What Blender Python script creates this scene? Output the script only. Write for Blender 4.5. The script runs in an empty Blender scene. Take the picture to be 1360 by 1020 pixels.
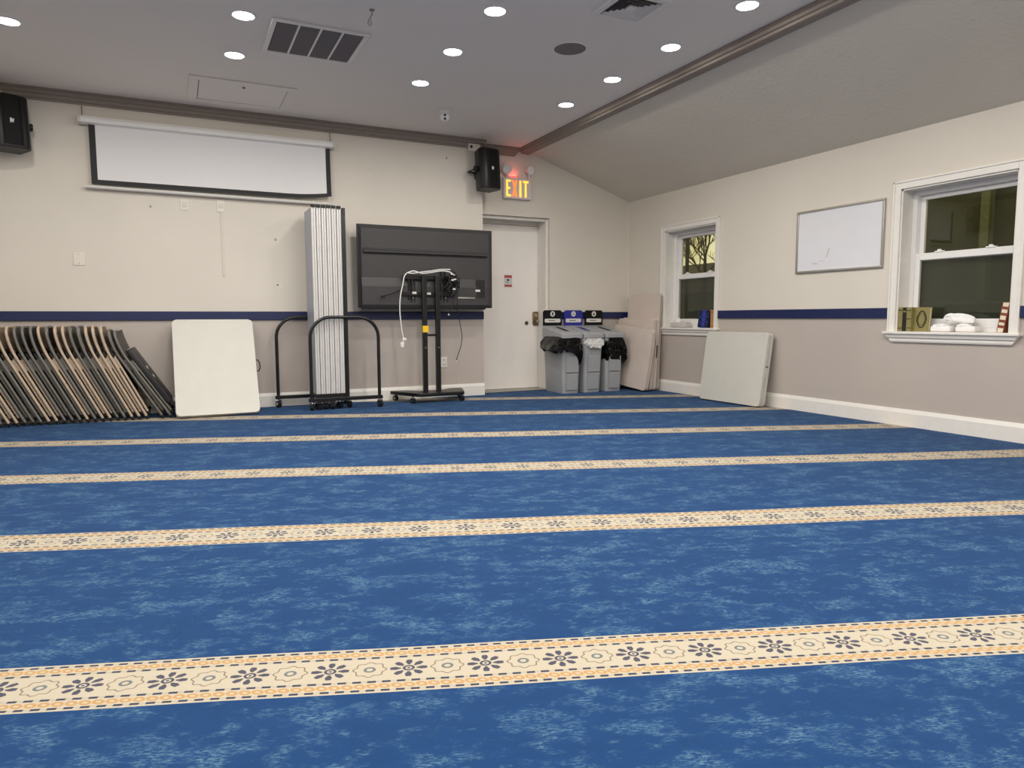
import bpy, bmesh, math, random
from mathutils import Vector, Matrix, noise
random.seed(7)
scene = bpy.context.scene
COL = scene.collection
PI = math.pi

# ---------------------------------------------------------------- camera
FPX, YAW, PITCH, ROLL = 921.92, .4497, -.0946, -.0033
CAM = Vector((-5.343, -7.567, .89))
_f = Vector((math.sin(YAW) * math.cos(PITCH), math.cos(YAW) * math.cos(PITCH), math.sin(PITCH)))
_r = Vector((math.cos(YAW), -math.sin(YAW), 0)); _u = _r.cross(_f)
_r, _u = math.cos(ROLL) * _r + math.sin(ROLL) * _u, -math.sin(ROLL) * _r + math.cos(ROLL) * _u
cd = bpy.data.cameras.new('camera'); cam = bpy.data.objects.new('camera', cd); COL.objects.link(cam)
cd.sensor_fit = 'HORIZONTAL'; cd.sensor_width = 36; cd.lens = 36 * FPX / 1360; cd.clip_start = .05; cd.clip_end = 300
mw = Matrix((_r, _u, -_f)).transposed().to_4x4(); mw.translation = CAM; cam.matrix_world = mw
scene.camera = cam
def ray(x, y): return _f + _r * ((x - 680) / FPX) + _u * ((510 - y) / FPX)
def on_x(x, y, X): d = ray(x, y); return CAM + d * ((X - CAM.x) / d.x)
def on_y(x, y, Y): d = ray(x, y); return CAM + d * ((Y - CAM.y) / d.y)
def on_z(x, y, Z): d = ray(x, y); return CAM + d * ((Z - CAM.z) / d.z)

# ---------------------------------------------------------------- world, exposure
vs = scene.view_settings
vs.view_transform = 'Standard'; vs.look = 'None'; vs.gamma = 1; vs.use_curve_mapping = False
vs.exposure = 0.12
LAMP_W = 9.0
LAMP_COL = (1.0, .955, .885)
w = bpy.data.worlds.new('dusk_sky'); scene.world = w; w.use_nodes = True
wn = w.node_tree.nodes; wl = w.node_tree.links
bg = wn['Background']; bg.inputs['Strength'].default_value = 1.0
tc = wn.new('ShaderNodeTexCoord'); nz = wn.new('ShaderNodeTexNoise'); nz.inputs['Scale'].default_value = 26; nz.inputs['Detail'].default_value = 5
rp = wn.new('ShaderNodeValToRGB'); rp.color_ramp.elements[0].position = .35; rp.color_ramp.elements[1].position = .65
rp.color_ramp.elements[0].color = (.62, .50, .17, 1); rp.color_ramp.elements[1].color = (.95, .86, .50, 1)
wl.new(tc.outputs['Generated'], nz.inputs['Vector']); wl.new(nz.outputs['Fac'], rp.inputs['Fac']); wl.new(rp.outputs['Color'], bg.inputs['Color'])

# ---------------------------------------------------------------- helpers
def s2l(c):
    return tuple(((v / 255) / 12.92 if v / 255 <= .04045 else ((v / 255 + .055) / 1.055) ** 2.4) for v in c)
class NT:
    """little expression helper over shader nodes"""
    def __init__(s, tree): s.t = tree; s.n = tree.nodes; s.l = tree.links
    def m(s, op, a, b=None, c=None, clamp=False):
        k = s.n.new('ShaderNodeMath'); k.operation = op; k.use_clamp = clamp
        for i, v in enumerate((a, b, c)):
            if v is None: continue
            if isinstance(v, (int, float)): k.inputs[i].default_value = v
            else: s.l.new(v, k.inputs[i])
        return k.outputs[0]
    def lt(s, a, b): return s.m('LESS_THAN', a, b)
    def gt(s, a, b): return s.m('GREATER_THAN', a, b)
    def band(s, a, lo, hi): return s.m('MULTIPLY', s.gt(a, lo), s.lt(a, hi))
    def mul(s, a, b): return s.m('MULTIPLY', a, b)
    def add(s, a, b): return s.m('ADD', a, b)
    def sub(s, a, b): return s.m('SUBTRACT', a, b)
    def mx(s, a, b): return s.m('MAXIMUM', a, b)
    def ramp(s, fac, stops):
        k = s.n.new('ShaderNodeValToRGB'); e = k.color_ramp.elements
        e[0].position, e[0].color = stops[0][0], (*stops[0][1], 1); e[1].position, e[1].color = stops[-1][0], (*stops[-1][1], 1)
        for p, c in stops[1:-1]:
            q = e.new(p); q.color = (*c, 1)
        s.l.new(fac, k.inputs[0]); return k.outputs[0]
    def mix(s, f, a, b):
        k = s.n.new('ShaderNodeMix'); k.data_type = 'RGBA'
        for v, i in ((f, 0), (a, 6), (b, 7)):
            if isinstance(v, (int, float)): k.inputs[i].default_value = v
            elif isinstance(v, tuple): k.inputs[i].default_value = (*v, 1)
            else: s.l.new(v, k.inputs[i])
        return k.outputs[2]
    def noise(s, vec, scale, detail=2, rough=.5):
        k = s.n.new('ShaderNodeTexNoise'); k.inputs['Scale'].default_value = scale; k.inputs['Detail'].default_value = detail
        k.inputs['Roughness'].default_value = rough; s.l.new(vec, k.inputs['Vector']); return k.outputs['Fac']
    def mapping(s, vec, scale=(1, 1, 1)):
        k = s.n.new('ShaderNodeMapping'); k.inputs['Scale'].default_value = scale; s.l.new(vec, k.inputs['Vector']); return k.outputs[0]
    def bump(s, h, strength, dist=.002):
        k = s.n.new('ShaderNodeBump'); k.inputs['Strength'].default_value = strength; k.inputs['Distance'].default_value = dist
        s.l.new(h, k.inputs['Height']); return k.outputs[0]
MATS = {}
def mat(name, col, rough=.5, metal=0, emit=0, ecol=None, var=.06, vscale=25, bump=0, bscale=200, spec=.5, coat=0, bdist=.002):
    m = bpy.data.materials.new(name); m.use_nodes = True; MATS[name] = m
    x = NT(m.node_tree); b = x.n['Principled BSDF']
    b.inputs['Roughness'].default_value = rough; b.inputs['Metallic'].default_value = metal; b.inputs['Specular IOR Level'].default_value = spec
    b.inputs['Coat Weight'].default_value = coat
    tc = x.n.new('ShaderNodeTexCoord'); ob = tc.outputs['Object']
    l = s2l(col)
    if var:
        f = x.noise(ob, vscale, 4)
        c = x.ramp(f, [(.3, tuple(v * (1 - var) for v in l)), (.7, tuple(min(1, v * (1 + var)) for v in l))]); x.l.new(c, b.inputs['Base Color'])
    else: b.inputs['Base Color'].default_value = (*l, 1)
    if bump: x.l.new(x.bump(x.noise(ob, bscale, 3), bump, bdist), b.inputs['Normal'])
    if emit:
        b.inputs['Emission Color'].default_value = (*s2l(ecol or col), 1); b.inputs['Emission Strength'].default_value = emit
    return m

class MB:
    """collects shapes into one bmesh; build() links it as one object"""
    def __init__(s): s.b = bmesh.new(); s.ang = 20
    def box(s, lo, hi, bev=0, seg=2, M=None):
        r = bmesh.ops.create_cube(s.b, size=1); vs_ = r['verts']
        sc = [hi[i] - lo[i] for i in range(3)]; ce = [(hi[i] + lo[i]) / 2 for i in range(3)]
        for v in vs_: v.co = Vector((v.co.x * sc[0] + ce[0], v.co.y * sc[1] + ce[1], v.co.z * sc[2] + ce[2]))
        if bev:
            es = list({e for v in vs_ for e in v.link_edges})
            n0 = set(s.b.verts)
            r = bmesh.ops.bevel(s.b, geom=es, offset=bev, segments=seg, profile=.5, affect='EDGES')
            vs_ = list({v for f in r['faces'] for v in f.verts} | {v for v in vs_ if v.is_valid})
        if M is not None:
            for v in vs_: v.co = M @ v.co
        return s
    def cyl(s, a, b, r, r2=None, n=16, cap=True):
        a, b = Vector(a), Vector(b); d = b - a; s.ang = 50
        q = d.to_track_quat('Z', 'Y').to_matrix().to_4x4(); q.translation = (a + b) / 2
        bmesh.ops.create_cone(s.b, cap_ends=cap, segments=n, radius1=r, radius2=r if r2 is None else r2, depth=d.length, matrix=q); return s
    def ball(s, c, r, n=16, sc=(1, 1, 1)):
        m = Matrix.Translation(c) @ Matrix.Diagonal((*sc, 1)); bmesh.ops.create_uvsphere(s.b, u_segments=n, v_segments=max(6, n // 2), radius=r, matrix=m); return s
    def tube(s, pts, r, n=8, closed=False):
        pts = [Vector(p) for p in pts]; rings = []; N = len(pts); s.ang = 50
        up = None
        for i, p in enumerate(pts):
            a = pts[i - 1] if (i or closed) else p; c = pts[(i + 1) % N] if (i < N - 1 or closed) else p
            t = (c - a).normalized()
            if up is None: up = t.orthogonal().normalized()
            up = (up - t * up.dot(t)).normalized(); sd = t.cross(up)
            rr = r[i] if isinstance(r, (list, tuple)) else r
            rings.append([s.b.verts.new(p + (up * math.cos(2 * PI * k / n) + sd * math.sin(2 * PI * k / n)) * rr) for k in range(n)])
        for i in range(N if closed else N - 1):
            A, B = rings[i], rings[(i + 1) % N]
            for k in range(n): s.b.faces.new((A[k], A[(k + 1) % n], B[(k + 1) % n], B[k]))
        if not closed:
            s.b.faces.new(rings[0][::-1]); s.b.faces.new(rings[-1])
        return s
    def prism(s, poly, axis, lo, hi):
        """polygon in the two other axes (cyclic order), extruded along axis"""
        def P(p, h):
            return {'x': (h, p[0], p[1]), 'y': (p[0], h, p[1]), 'z': (p[0], p[1], h)}[axis]
        A = [s.b.verts.new(P(p, lo)) for p in poly]; B = [s.b.verts.new(P(p, hi)) for p in poly]; n = len(poly)
        s.b.faces.new(A); s.b.faces.new(B[::-1])
        for k in range(n): s.b.faces.new((A[k], B[k], B[(k + 1) % n], A[(k + 1) % n]))
        return s
    def lathe(s, prof, c, n=32):
        rings = []
        for (r, z) in prof:
            rings.append([s.b.verts.new((c[0] + r * math.cos(2 * PI * k / n), c[1] + r * math.sin(2 * PI * k / n), c[2] + z)) for k in range(n)])
        for A, B in zip(rings, rings[1:]):
            for k in range(n): s.b.faces.new((A[k], A[(k + 1) % n], B[(k + 1) % n], B[k]))
        return s
    def quads(s, vs_, fs):
        V = [s.b.verts.new(v) for v in vs_]
        for f in fs: s.b.faces.new([V[i] for i in f])
        return s
    def xf(s, M): bmesh.ops.transform(s.b, matrix=M, verts=s.b.verts); return s
    def mesh(s, name, m, smooth=False):
        bmesh.ops.recalc_face_normals(s.b, faces=s.b.faces)
        me = bpy.data.meshes.new(name); s.b.to_mesh(me); s.b.free()
        if smooth:
            me.shade_smooth()
            try: me.set_sharp_from_angle(angle=math.radians(s.ang))
            except Exception: pass
        me.materials.append(MATS[m] if isinstance(m, str) else m); return me
    def build(s, name, m, parent=None, local=False, smooth=True):
        me = s.mesh(name, m, smooth)
        o = bpy.data.objects.new(name, me); COL.objects.link(o)
        if parent is not None:
            if not local: me.transform(MW[parent.name].inverted())
            o.parent = parent; MW[o.name] = MW[parent.name]
        else: MW[o.name] = Matrix.Identity(4)
        return o
MW = {}
def tag(o, label=None, cat=None, group=None, kind=None):
    for k, v in (('label', label), ('category', cat), ('group', group), ('kind', kind)):
        if v: o[k] = v
    return o
def thing(name, label, cat, loc=(0, 0, 0), rot=(0, 0, 0), group=None, kind=None):
    o = bpy.data.objects.new(name, None); COL.objects.link(o); o.empty_display_size = .1
    o.location = loc; o.rotation_euler = rot
    from mathutils import Euler
    MW[o.name] = Matrix.Translation(loc) @ Euler(rot).to_matrix().to_4x4()
    return tag(o, label, cat, group, kind)
def rehome(o):
    """move a one-mesh thing's origin to the bottom centre of its mesh"""
    vs_ = [v.co for v in o.data.vertices]
    c = Vector(((min(v.x for v in vs_) + max(v.x for v in vs_)) / 2, (min(v.y for v in vs_) + max(v.y for v in vs_)) / 2, min(v.z for v in vs_)))
    o.data.transform(Matrix.Translation(-c)); o.location = c; MW[o.name] = Matrix.Translation(c); return o
def single(mb, name, m, label, cat, group=None, smooth=True):
    return tag(rehome(mb.build(name, m, smooth=smooth)), label, cat, group)
def struct(mb, name, m, label, smooth=False):
    return tag(mb.build(name, m, smooth=smooth), label, None, None, 'structure')
def copy_tree(o, parent=None):
    c = o.copy(); COL.objects.link(c); c.parent = parent; MW[c.name] = MW.get(o.name, Matrix.Identity(4)).copy()
    for ch in list(o.children): copy_tree(ch, c)
    return c
def arc(c, r, a0, a1, n, ax='xz', h=0):
    out = []
    for i in range(n + 1):
        a = a0 + (a1 - a0) * i / n; p, q = c[0] + r * math.cos(a), c[1] + r * math.sin(a)
        out.append({'xz': (p, h, q), 'yz': (h, p, q), 'xy': (p, q, h)}[ax])
    return out

# ---------------------------------------------------------------- room numbers (metres)
S = .159            # front face of the proud wall left of the door (y = -S)
R = .287            # door leaf, set back behind the wall beside it (y = 0)
ZC = 2.887; ZR = 2.373; XB = -1.546
XM = -4.107         # middle of the flat ceiling
XL = 2 * XM         # left wall
XBL = 2 * XM - XB
YF = -10.6          # wall behind the viewer
BB = .138; B0 = .880; B1 = .965
XSTEP = -2.132

# ---------------------------------------------------------------- materials
def wall_material():
    m = bpy.data.materials.new('painted_wall'); m.use_nodes = True; MATS['wall'] = m
    x = NT(m.node_tree); b = x.n['Principled BSDF']; b.inputs['Roughness'].default_value = .55; b.inputs['Specular IOR Level'].default_value = .35
    tc = x.n.new('ShaderNodeTexCoord'); ob = tc.outputs['Object']; sp = x.n.new('ShaderNodeSeparateXYZ'); x.l.new(ob, sp.inputs[0])
    up = s2l((221, 214, 202)); lo = s2l((186, 176, 168))
    f = x.noise(ob, 1.3, 4)
    cu = x.ramp(f, [(.3, tuple(v * .965 for v in up)), (.7, tuple(v * 1.02 for v in up))])
    cl = x.ramp(f, [(.3, tuple(v * .96 for v in lo)), (.7, tuple(v * 1.03 for v in lo))])
    c = x.mix(x.gt(sp.outputs[2], .92), cl, cu)
    # scuffs: sparse small pale marks on the paint
    sc = x.noise(x.mapping(ob, (1, 1, .55)), 17, 3); sc2 = x.noise(ob, 2.1, 2)
    mk = x.mul(x.gt(sc, .73), x.gt(sc2, .52))
    c = x.mix(x.mul(mk, .45), c, s2l((228, 224, 216)))
    x.l.new(c, b.inputs['Base Color'])
    x.l.new(x.bump(x.noise(ob, 90, 3), .08), b.inputs['Normal'])
wall_material()
mat('ceiling_paint', (238, 231, 224), .75, var=.01, vscale=2)
def slope_material():
    m = mat('textured_ceiling_paint', (221, 214, 201), .5, var=.012, vscale=2)
    x = NT(m.node_tree); b = x.n['Principled BSDF']; tc = x.n.new('ShaderNodeTexCoord')
    h = x.noise(tc.outputs['Object'], 34, 4, .6); h2 = x.m('SMOOTH_MAX', h, .5, .08)
    x.l.new(x.bump(h2, .55, .012), b.inputs['Normal'])
slope_material()
mat('taupe_trim', (140, 128, 118), .45, var=.04)
mat('navy_trim', (24, 36, 80), .4, var=.05)
mat('white_trim', (232, 228, 221), .35, var=.02)
mat('door_paint', (248, 242, 235), .4, var=.02, vscale=4)
mat('vinyl_white', (236, 234, 232), .3, var=.01)
mat('black_plastic', (16, 16, 17), .42, var=.1, spec=.4)
mat('black_metal', (17, 17, 18), .32, var=.08)
mat('tv_plastic', (58, 56, 57), .48, var=.05, bump=.1, bscale=900)
mat('tv_dark', (30, 29, 30), .4, var=.05)
mat('rubber', (14, 14, 14), .8, var=.1)
mat('chrome', (190, 190, 192), .18, metal=1, var=.03)
mat('steel', (150, 146, 140), .32, metal=1, var=.05)
mat('silver', (226, 224, 222), .3, metal=.25, var=.03)
mat('poly_grey', (168, 170, 184), .4, var=.03)
mat('table_white', (204, 202, 193), .45, var=.02, vscale=8, bump=.06, bscale=260)
mat('table_warm', (214, 200, 190), .5, var=.03, vscale=8, bump=.06, bscale=260)
mat('chair_beige', (188, 168, 146), .38, var=.05)
mat('chair_grey', (112, 108, 101), .38, var=.06)
mat('chair_seat', (38, 36, 36), .45, var=.08)
mat('label_white', (215, 213, 208), .5, var=.02)
mat('bin_grey', (160, 162, 165), .45, var=.03, bump=.05, bscale=300)
mat('bag_black', (5, 5, 6), .3, var=.1, bump=1.0, bscale=16, spec=.22, bdist=.02)
mat('bag_white', (212, 212, 210), .35, var=.04, bump=.8, bscale=24, bdist=.02)
mat('sign_black', (15, 16, 19), .4, var=.03, spec=.25)
mat('sign_blue', (40, 46, 140), .35, var=.03)
mat('ink_grey', (95, 95, 98), .6, var=0)
mat('ink_black', (20, 20, 20), .6, var=0)
mat('sticker_red', (190, 80, 88), .5, var=.02)
mat('screen_white', (232, 231, 231), .7, var=.008, vscale=1)
mat('board_white', (226, 226, 230), .2, var=.02, vscale=3)
mat('aluminium', (176, 172, 164), .35, metal=.6, var=.03)
mat('upper_paint', (218, 210, 198), .55, var=.02)
mat('plate_ivory', (226, 220, 207), .4, var=.01)
mat('book_olive', (136, 126, 74), .5, var=.12, vscale=60)
mat('book_black', (26, 24, 22), .5, var=.1)
mat('book_blue', (22, 26, 70), .4, var=.1)
mat('book_blue_light', (44, 66, 160), .4, var=.1, vscale=60)
mat('book_tan', (176, 128, 68), .5, var=.1, vscale=60)
mat('book_brown', (128, 62, 40), .5, var=.1)
mat('pages', (226, 214, 190), .7, var=.06, vscale=120)
mat('tissue', (240, 238, 236), .8, var=.02)
mat('tissue_pack', (196, 192, 190), .5, var=.08, vscale=40)
mat('grille_grey', (122, 114, 112), .7, var=.06, vscale=400)
mat('duct_dark', (96, 88, 88), .8, var=.05)
mat('cable_white', (228, 226, 222), .4, var=.01)
mat('tape_yellow', (240, 196, 28), .5, var=.03)
mat('brass', (150, 128, 92), .3, metal=1, var=.05)
mat('lens_glow', (255, 252, 246), .4, emit=14, ecol=(255, 249, 240), var=0)
mat('exit_amber', (255, 190, 60), .5, emit=1.15, ecol=(255, 196, 66), var=0)
mat('exit_red', (255, 110, 50), .5, emit=1.1, ecol=(255, 128, 58), var=0)
mat('exit_led', (255, 120, 110), .5, emit=.9, ecol=(255, 90, 80), var=0)
mat('exit_face', (226, 214, 212), .45, var=.01)
mat('bark', (52, 42, 30), .9, var=.2, vscale=10)
mat('outside_wall', (82, 84, 74), .9, var=.15, vscale=3)
mat('outside_roof', (60, 56, 52), .9, var=.2, vscale=3)
mat('outside_post', (128, 130, 112), .8, var=.1)
mat('asphalt', (58, 58, 56), .95, var=.2, vscale=4)

def carpet_material():
    m = bpy.data.materials.new('patterned_carpet'); m.use_nodes = True; MATS['carpet'] = m
    x = NT(m.node_tree); b = x.n['Principled BSDF']; b.inputs['Roughness'].default_value = .95; b.inputs['Specular IOR Level'].default_value = .12
    b.inputs['Sheen Weight'].default_value = .1; b.inputs['Sheen Tint'].default_value = (.55, .75, 1, 1)
    tc = x.n.new('ShaderNodeTexCoord'); ob = tc.outputs['Object']; sp = x.n.new('ShaderNodeSeparateXYZ'); x.l.new(ob, sp.inputs[0])
    A = .3413; ca, sa = math.cos(A), math.sin(A)
    px, py = x.sub(sp.outputs[0], CAM.x), x.sub(sp.outputs[1], CAM.y)
    u = x.sub(x.mul(px, ca), x.mul(py, sa)); v = x.add(x.mul(px, sa), x.mul(py, ca))
    cb = x.n.new('ShaderNodeCombineXYZ'); x.l.new(u, cb.inputs[0]); x.l.new(v, cb.inputs[1]); uv = cb.outputs[0]
    # slight wander of the woven border
    wob = x.mul(x.sub(x.noise(uv, 1.1, 1), .5), .03)
    SP = 1.185
    wv = x.add(x.sub(v, 1.722 - .5 * SP), wob)
    ww = x.sub(x.m('FLOORED_MODULO', wv, SP), .5 * SP)          # signed distance to the nearest border centre
    a = x.m('ABSOLUTE', ww)
    # field: blue with pale flecked clouds
    el = x.mapping(uv, (.62, 1, 1))
    big = x.noise(el, 8, 3, .6); mid = x.noise(el, 26, 3, .65); fine = x.noise(x.mapping(uv, (.3, 1, 1)), 190, 2, .75)
    cloud = x.add(x.mul(big, .5), x.mul(mid, .5))
    pale = x.m('SMOOTH_MIN', x.mul(x.m('MAXIMUM', x.sub(cloud, .492), 0), 9), 1, .2)
    fl = x.m('MULTIPLY', x.m('MAXIMUM', x.sub(fine, .44), 0), 6.5, clamp=True)
    pf = x.m('MULTIPLY', pale, fl, clamp=True)
    deep = s2l((13, 48, 90)); midc = s2l((24, 63, 110)); lite = s2l((88, 122, 142))
    field = x.mix(big, deep, midc)
    field = x.mix(x.mul(pf, .72), field, lite)
    # border
    cream = s2l((180, 170, 150)); navy = s2l((30, 36, 66)); ochre = s2l((176, 134, 76)); brown = s2l((96, 72, 54))
    col = x.mix(x.noise(uv, 180, 2), tuple(k * .9 for k in cream), cream)
    dash = x.lt(x.m('FLOORED_MODULO', u, .036), .021)
    dl = x.mx(x.band(a, .0965, .1055), x.band(a, .056, .065))
    col = x.mix(x.mul(dl, x.add(x.mul(dash, .82), .12)), col, navy)
    # chain of ochre rings, slightly slanted
    cu = x.sub(x.m('FLOORED_MODULO', x.add(u, x.mul(ww, .35)), .030), .015)
    cr = x.m('SQRT', x.add(x.m('POWER', x.m('DIVIDE', cu, .0145), 2), x.m('POWER', x.m('DIVIDE', x.sub(a, .081), .0115), 2)))
    col = x.mix(x.mul(x.band(cr, .42, .98), .9), col, ochre)
    def motif(off):
        mu = x.sub(x.m('FLOORED_MODULO', x.add(u, off), .197), .0985)
        ex, ey = mu, x.mul(ww, 1.12)
        r = x.m('SQRT', x.add(x.m('POWER', ex, 2), x.m('POWER', ey, 2))); th = x.m('ARCTAN2', ey, ex)
        return mu, r, th
    mu, r, th = motif(.475 + .0985)        # dark flower
    pet = x.mul(x.band(r, .0195, .047), x.gt(x.m('COSINE', x.mul(th, 8)), x.sub(x.mul(x.m('ABSOLUTE', x.sub(r, .033)), 75), .55)))
    core = x.mx(x.band(r, .0085, .0155), x.lt(r, .004))
    fm = x.mx(pet, core)
    col = x.mix(x.mul(fm, .88), col, navy)
    mu, r, th = motif(.475)                # pale rosette
    rr = x.sub(r, x.mul(x.m('COSINE', x.mul(th, 8)), .0035))
    ring = x.band(rr, .0365, .0405); dia = x.mul(x.band(r, .008, .0155), 1)
    col = x.mix(x.mul(ring, .75), col, brown); col = x.mix(x.mul(dia, .8), col, s2l((70, 84, 96)))
    c = x.mix(x.lt(a, .1125), field, col)
    x.l.new(c, b.inputs['Base Color'])
    x.l.new(x.bump(x.noise(ob, 350, 2), .35, .004), b.inputs['Normal'])
carpet_material()

def glass_material():
    m = bpy.data.materials.new('window_glass'); m.use_nodes = True; MATS['glass'] = m; x = NT(m.node_tree)
    o = x.n['Material Output']; x.n.remove(x.n['Principled BSDF'])
    t = x.n.new('ShaderNodeBsdfTransparent'); t.inputs[0].default_value = (.88, .9, .86, 1)
    g = x.n.new('ShaderNodeBsdfGlossy'); g.inputs['Roughness'].default_value = .01
    lw = x.n.new('ShaderNodeLayerWeight'); lw.inputs[0].default_value = .5; mx_ = x.n.new('ShaderNodeMixShader')
    fr_ = x.add(x.mul(x.m('POWER', lw.outputs['Facing'], 5), .96), .04)
    x.l.new(fr_, mx_.inputs[0]); x.l.new(t.outputs[0], mx_.inputs[1]); x.l.new(g.outputs[0], mx_.inputs[2]); x.l.new(mx_.outputs[0], o.inputs[0])
    m = bpy.data.materials.new('insect_mesh'); m.use_nodes = True; MATS['screen_mesh'] = m; x = NT(m.node_tree)
    o = x.n['Material Output']; b = x.n['Principled BSDF']; b.inputs['Base Color'].default_value = (*s2l((70, 72, 62)), 1); b.inputs['Roughness'].default_value = .8
    t = x.n.new('ShaderNodeBsdfTransparent'); mx_ = x.n.new('ShaderNodeMixShader'); mx_.inputs[0].default_value = .55
    x.l.new(t.outputs[0], mx_.inputs[1]); x.l.new(b.outputs[0], mx_.inputs[2]); x.l.new(mx_.outputs[0], o.inputs[0])
glass_material()

# ================================================================ STRUCTURE
struct(MB().box((XL - .3, YF - .3, -.12), (.3, .45, 0)), 'floor', 'carpet', 'blue prayer hall carpet with cream patterned border stripes')
def gable(x0, x1):      # underside of the ceiling at x
    def z(x): return ZC if XBL <= x <= XB else (ZC - (x - XB) * (ZC - ZR) / (-XB) if x > XB else ZC - (XBL - x) * (ZC - ZR) / (-XB))
    return [(x0, 0), (x1, 0), (x1, z(x1))] + ([(XB, ZC)] if x0 < XB < x1 else []) + ([(XBL, ZC)] if x0 < XBL < x1 else []) + [(x0, z(x0))]
DX0, DX1, DZ = -2.085, -1.172, 2.101
struct(MB().prism(gable(XL, XSTEP), 'y', -S, .45), 'wall_back', 'wall', 'beige over grey painted wall behind the folding chairs and screen')
mb = MB(); mb.prism(gable(XSTEP, DX0), 'y', 0, .4); mb.prism([(DX0, DZ), (DX1, DZ), (DX1, ZC), (DX0, ZC)] if DX1 < XB else [(DX0, DZ), (DX1, DZ), (DX1, ZC - (DX1 - XB) * (ZC - ZR) / -XB), (XB, ZC), (DX0, ZC)], 'y', 0, .4); mb.prism(gable(DX1, 0.25), 'y', 0, .4)
struct(mb, 'wall_door', 'wall', 'beige wall with the recessed exit door and sloped top')
struct(MB().box((XL - .25, YF, 0), (XL, .4, ZR + .05)), 'wall_left', 'wall', 'beige over grey side wall beyond the folding chairs')
struct(MB().prism(gable(XL, 0), 'y', YF - .2, YF), 'wall_front', 'wall', 'beige over grey wall closing the room')
# right wall with two window openings
WIN = [(-.755, -1.63), (-3.775, -4.65)]; WZ0, WZ1 = .755, 1.915
mb = MB(); ys = [.4, WIN[0][0], WIN[0][1], WIN[1][0], WIN[1][1], YF - .2]
for i in range(5):
    if i % 2 == 0: mb.box((0, ys[i + 1], 0), (.25, ys[i], ZR + .03))
    else: mb.box((0, ys[i + 1], 0), (.25, ys[i], WZ0)); mb.box((0, ys[i + 1], WZ1), (.25, ys[i], ZR + .03))
struct(mb, 'wall_right', 'wall', 'beige over grey wall with two white framed windows')
struct(MB().box((XBL, YF - .2, ZC), (XB, .4, ZC + .15)), 'ceiling', 'ceiling_paint', 'flat pale ceiling with recessed lights')
k = (ZC - ZR) / -XB
struct(MB().prism([(XB, ZC), (.25, ZC - k * (.25 - XB)), (.25, ZC + .15), (XB, ZC + .15)], 'y', YF - .2, .4), 'ceiling_slope', 'textured_ceiling_paint', 'sloping textured ceiling above the windows')
struct(MB().prism([(XBL, ZC), (XL - .25, ZC - k * (.25 - XB)), (XL - .25, ZC + .15), (XBL, ZC + .15)], 'y', YF - .2, .4), 'ceiling_slope', 'textured_ceiling_paint', 'sloping textured ceiling over the far side of the room')
# crown trim on the back wall: a stepped profile (depth from wall, drop from ceiling)
prof = [(0, 0), (.062, 0), (.062, .016), (.050, .022), (.046, .045), (.034, .052), (.030, .078), (.018, .084), (.018, .098), (0, .098)]
def crown(x0, x1, yw, cut0=0, cut1=0):
    mb = MB(); A = []; B = []
    for d, h in prof:
        A.append(mb.b.verts.new((x0 + cut0 * h, yw - d, ZC - h))); B.append(mb.b.verts.new((x1 - cut1 * h, yw - d, ZC - h)))
    n = len(A); mb.b.faces.new(A); mb.b.faces.new(B[::-1])
    for i in range(n): mb.b.faces.new((A[i], B[i], B[(i + 1) % n], A[(i + 1) % n]))
    return mb
struct(crown(-6.64, XSTEP + .03, -S, .9, 0), 'trim_1', 'taupe_trim', 'taupe crown moulding above the projection screen')
struct(crown(XSTEP + .03, XB - .02, 0, 0, .9), 'trim_2', 'taupe_trim', 'short taupe crown moulding above the exit sign')
def ridge(x, sgn):
    p = [(-.055, 0), (-.055, -.016), (-.040, -.022), (-.030, -.040), (-.012, -.044), (-.004, -.058), (.020, -.060), (.030, -.052), (.075, -.052 - .012), (.085, -.030), (.085, -.02)]
    return [(x + sgn * a, ZC + b) for a, b in p] + [(x + sgn * .085, ZC - .0)]
struct(MB().prism(ridge(XB, 1), 'y', YF, -.001), 'trim_3', 'taupe_trim', 'taupe moulding along the fold of the ceiling above the windows')
struct(MB().prism(ridge(XBL, -1), 'y', YF, -S - .001), 'trim_4', 'taupe_trim', 'taupe moulding along the far fold of the ceiling')
# navy chair rail
RP = lambda lo, hi, ax, e0, e1: None
struct(MB().box((XL, -S - .02, B0), (XSTEP, -S, B1), .004), 'trim_5', 'navy_trim', 'navy chair rail behind the folding chairs')
struct(MB().box((DX1 + .12, -.02, B0), (0, 0, B1), .004), 'trim_6', 'navy_trim', 'short navy chair rail behind the waste bins')
CW = .065
for n_, (y0, y1, lb) in zip((7, 8, 9), ((0, WIN[0][0] + CW, 'short navy chair rail in the corner behind the beige tables'), (WIN[0][1] - CW, WIN[1][0] + CW, 'navy chair rail between the two windows'), (WIN[1][1] - CW, YF, 'navy chair rail beyond the darker window'))):
    struct(MB().box((-.02, y1, B0), (0, y0, B1), .004), 'trim_%d' % n_, 'navy_trim', lb)
# baseboards
bprof = lambda s: [(0, 0), (s * .018, 0), (s * .018, BB - .03), (s * .012, BB - .012), (s * .008, BB), (0, BB)]
struct(MB().prism([(-S + a, b) for a, b in bprof(-1)], 'x', XL, XSTEP + .004), 'baseboard_back', 'white_trim', 'white baseboard along the back wall')
struct(MB().prism([(a, b) for a, b in bprof(-1)], 'x', DX1 + .06, 0), 'baseboard_door', 'white_trim', 'short white baseboard behind the waste bins')
struct(MB().prism([(a, b) for a, b in bprof(-1)], 'y', YF, 0), 'baseboard_right', 'white_trim', 'white baseboard under the windows')
struct(MB().prism([(XL + a, b) for a, b in bprof(1)], 'y', YF, -S), 'baseboard_left', 'white_trim', 'white baseboard on the far side wall')

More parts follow.
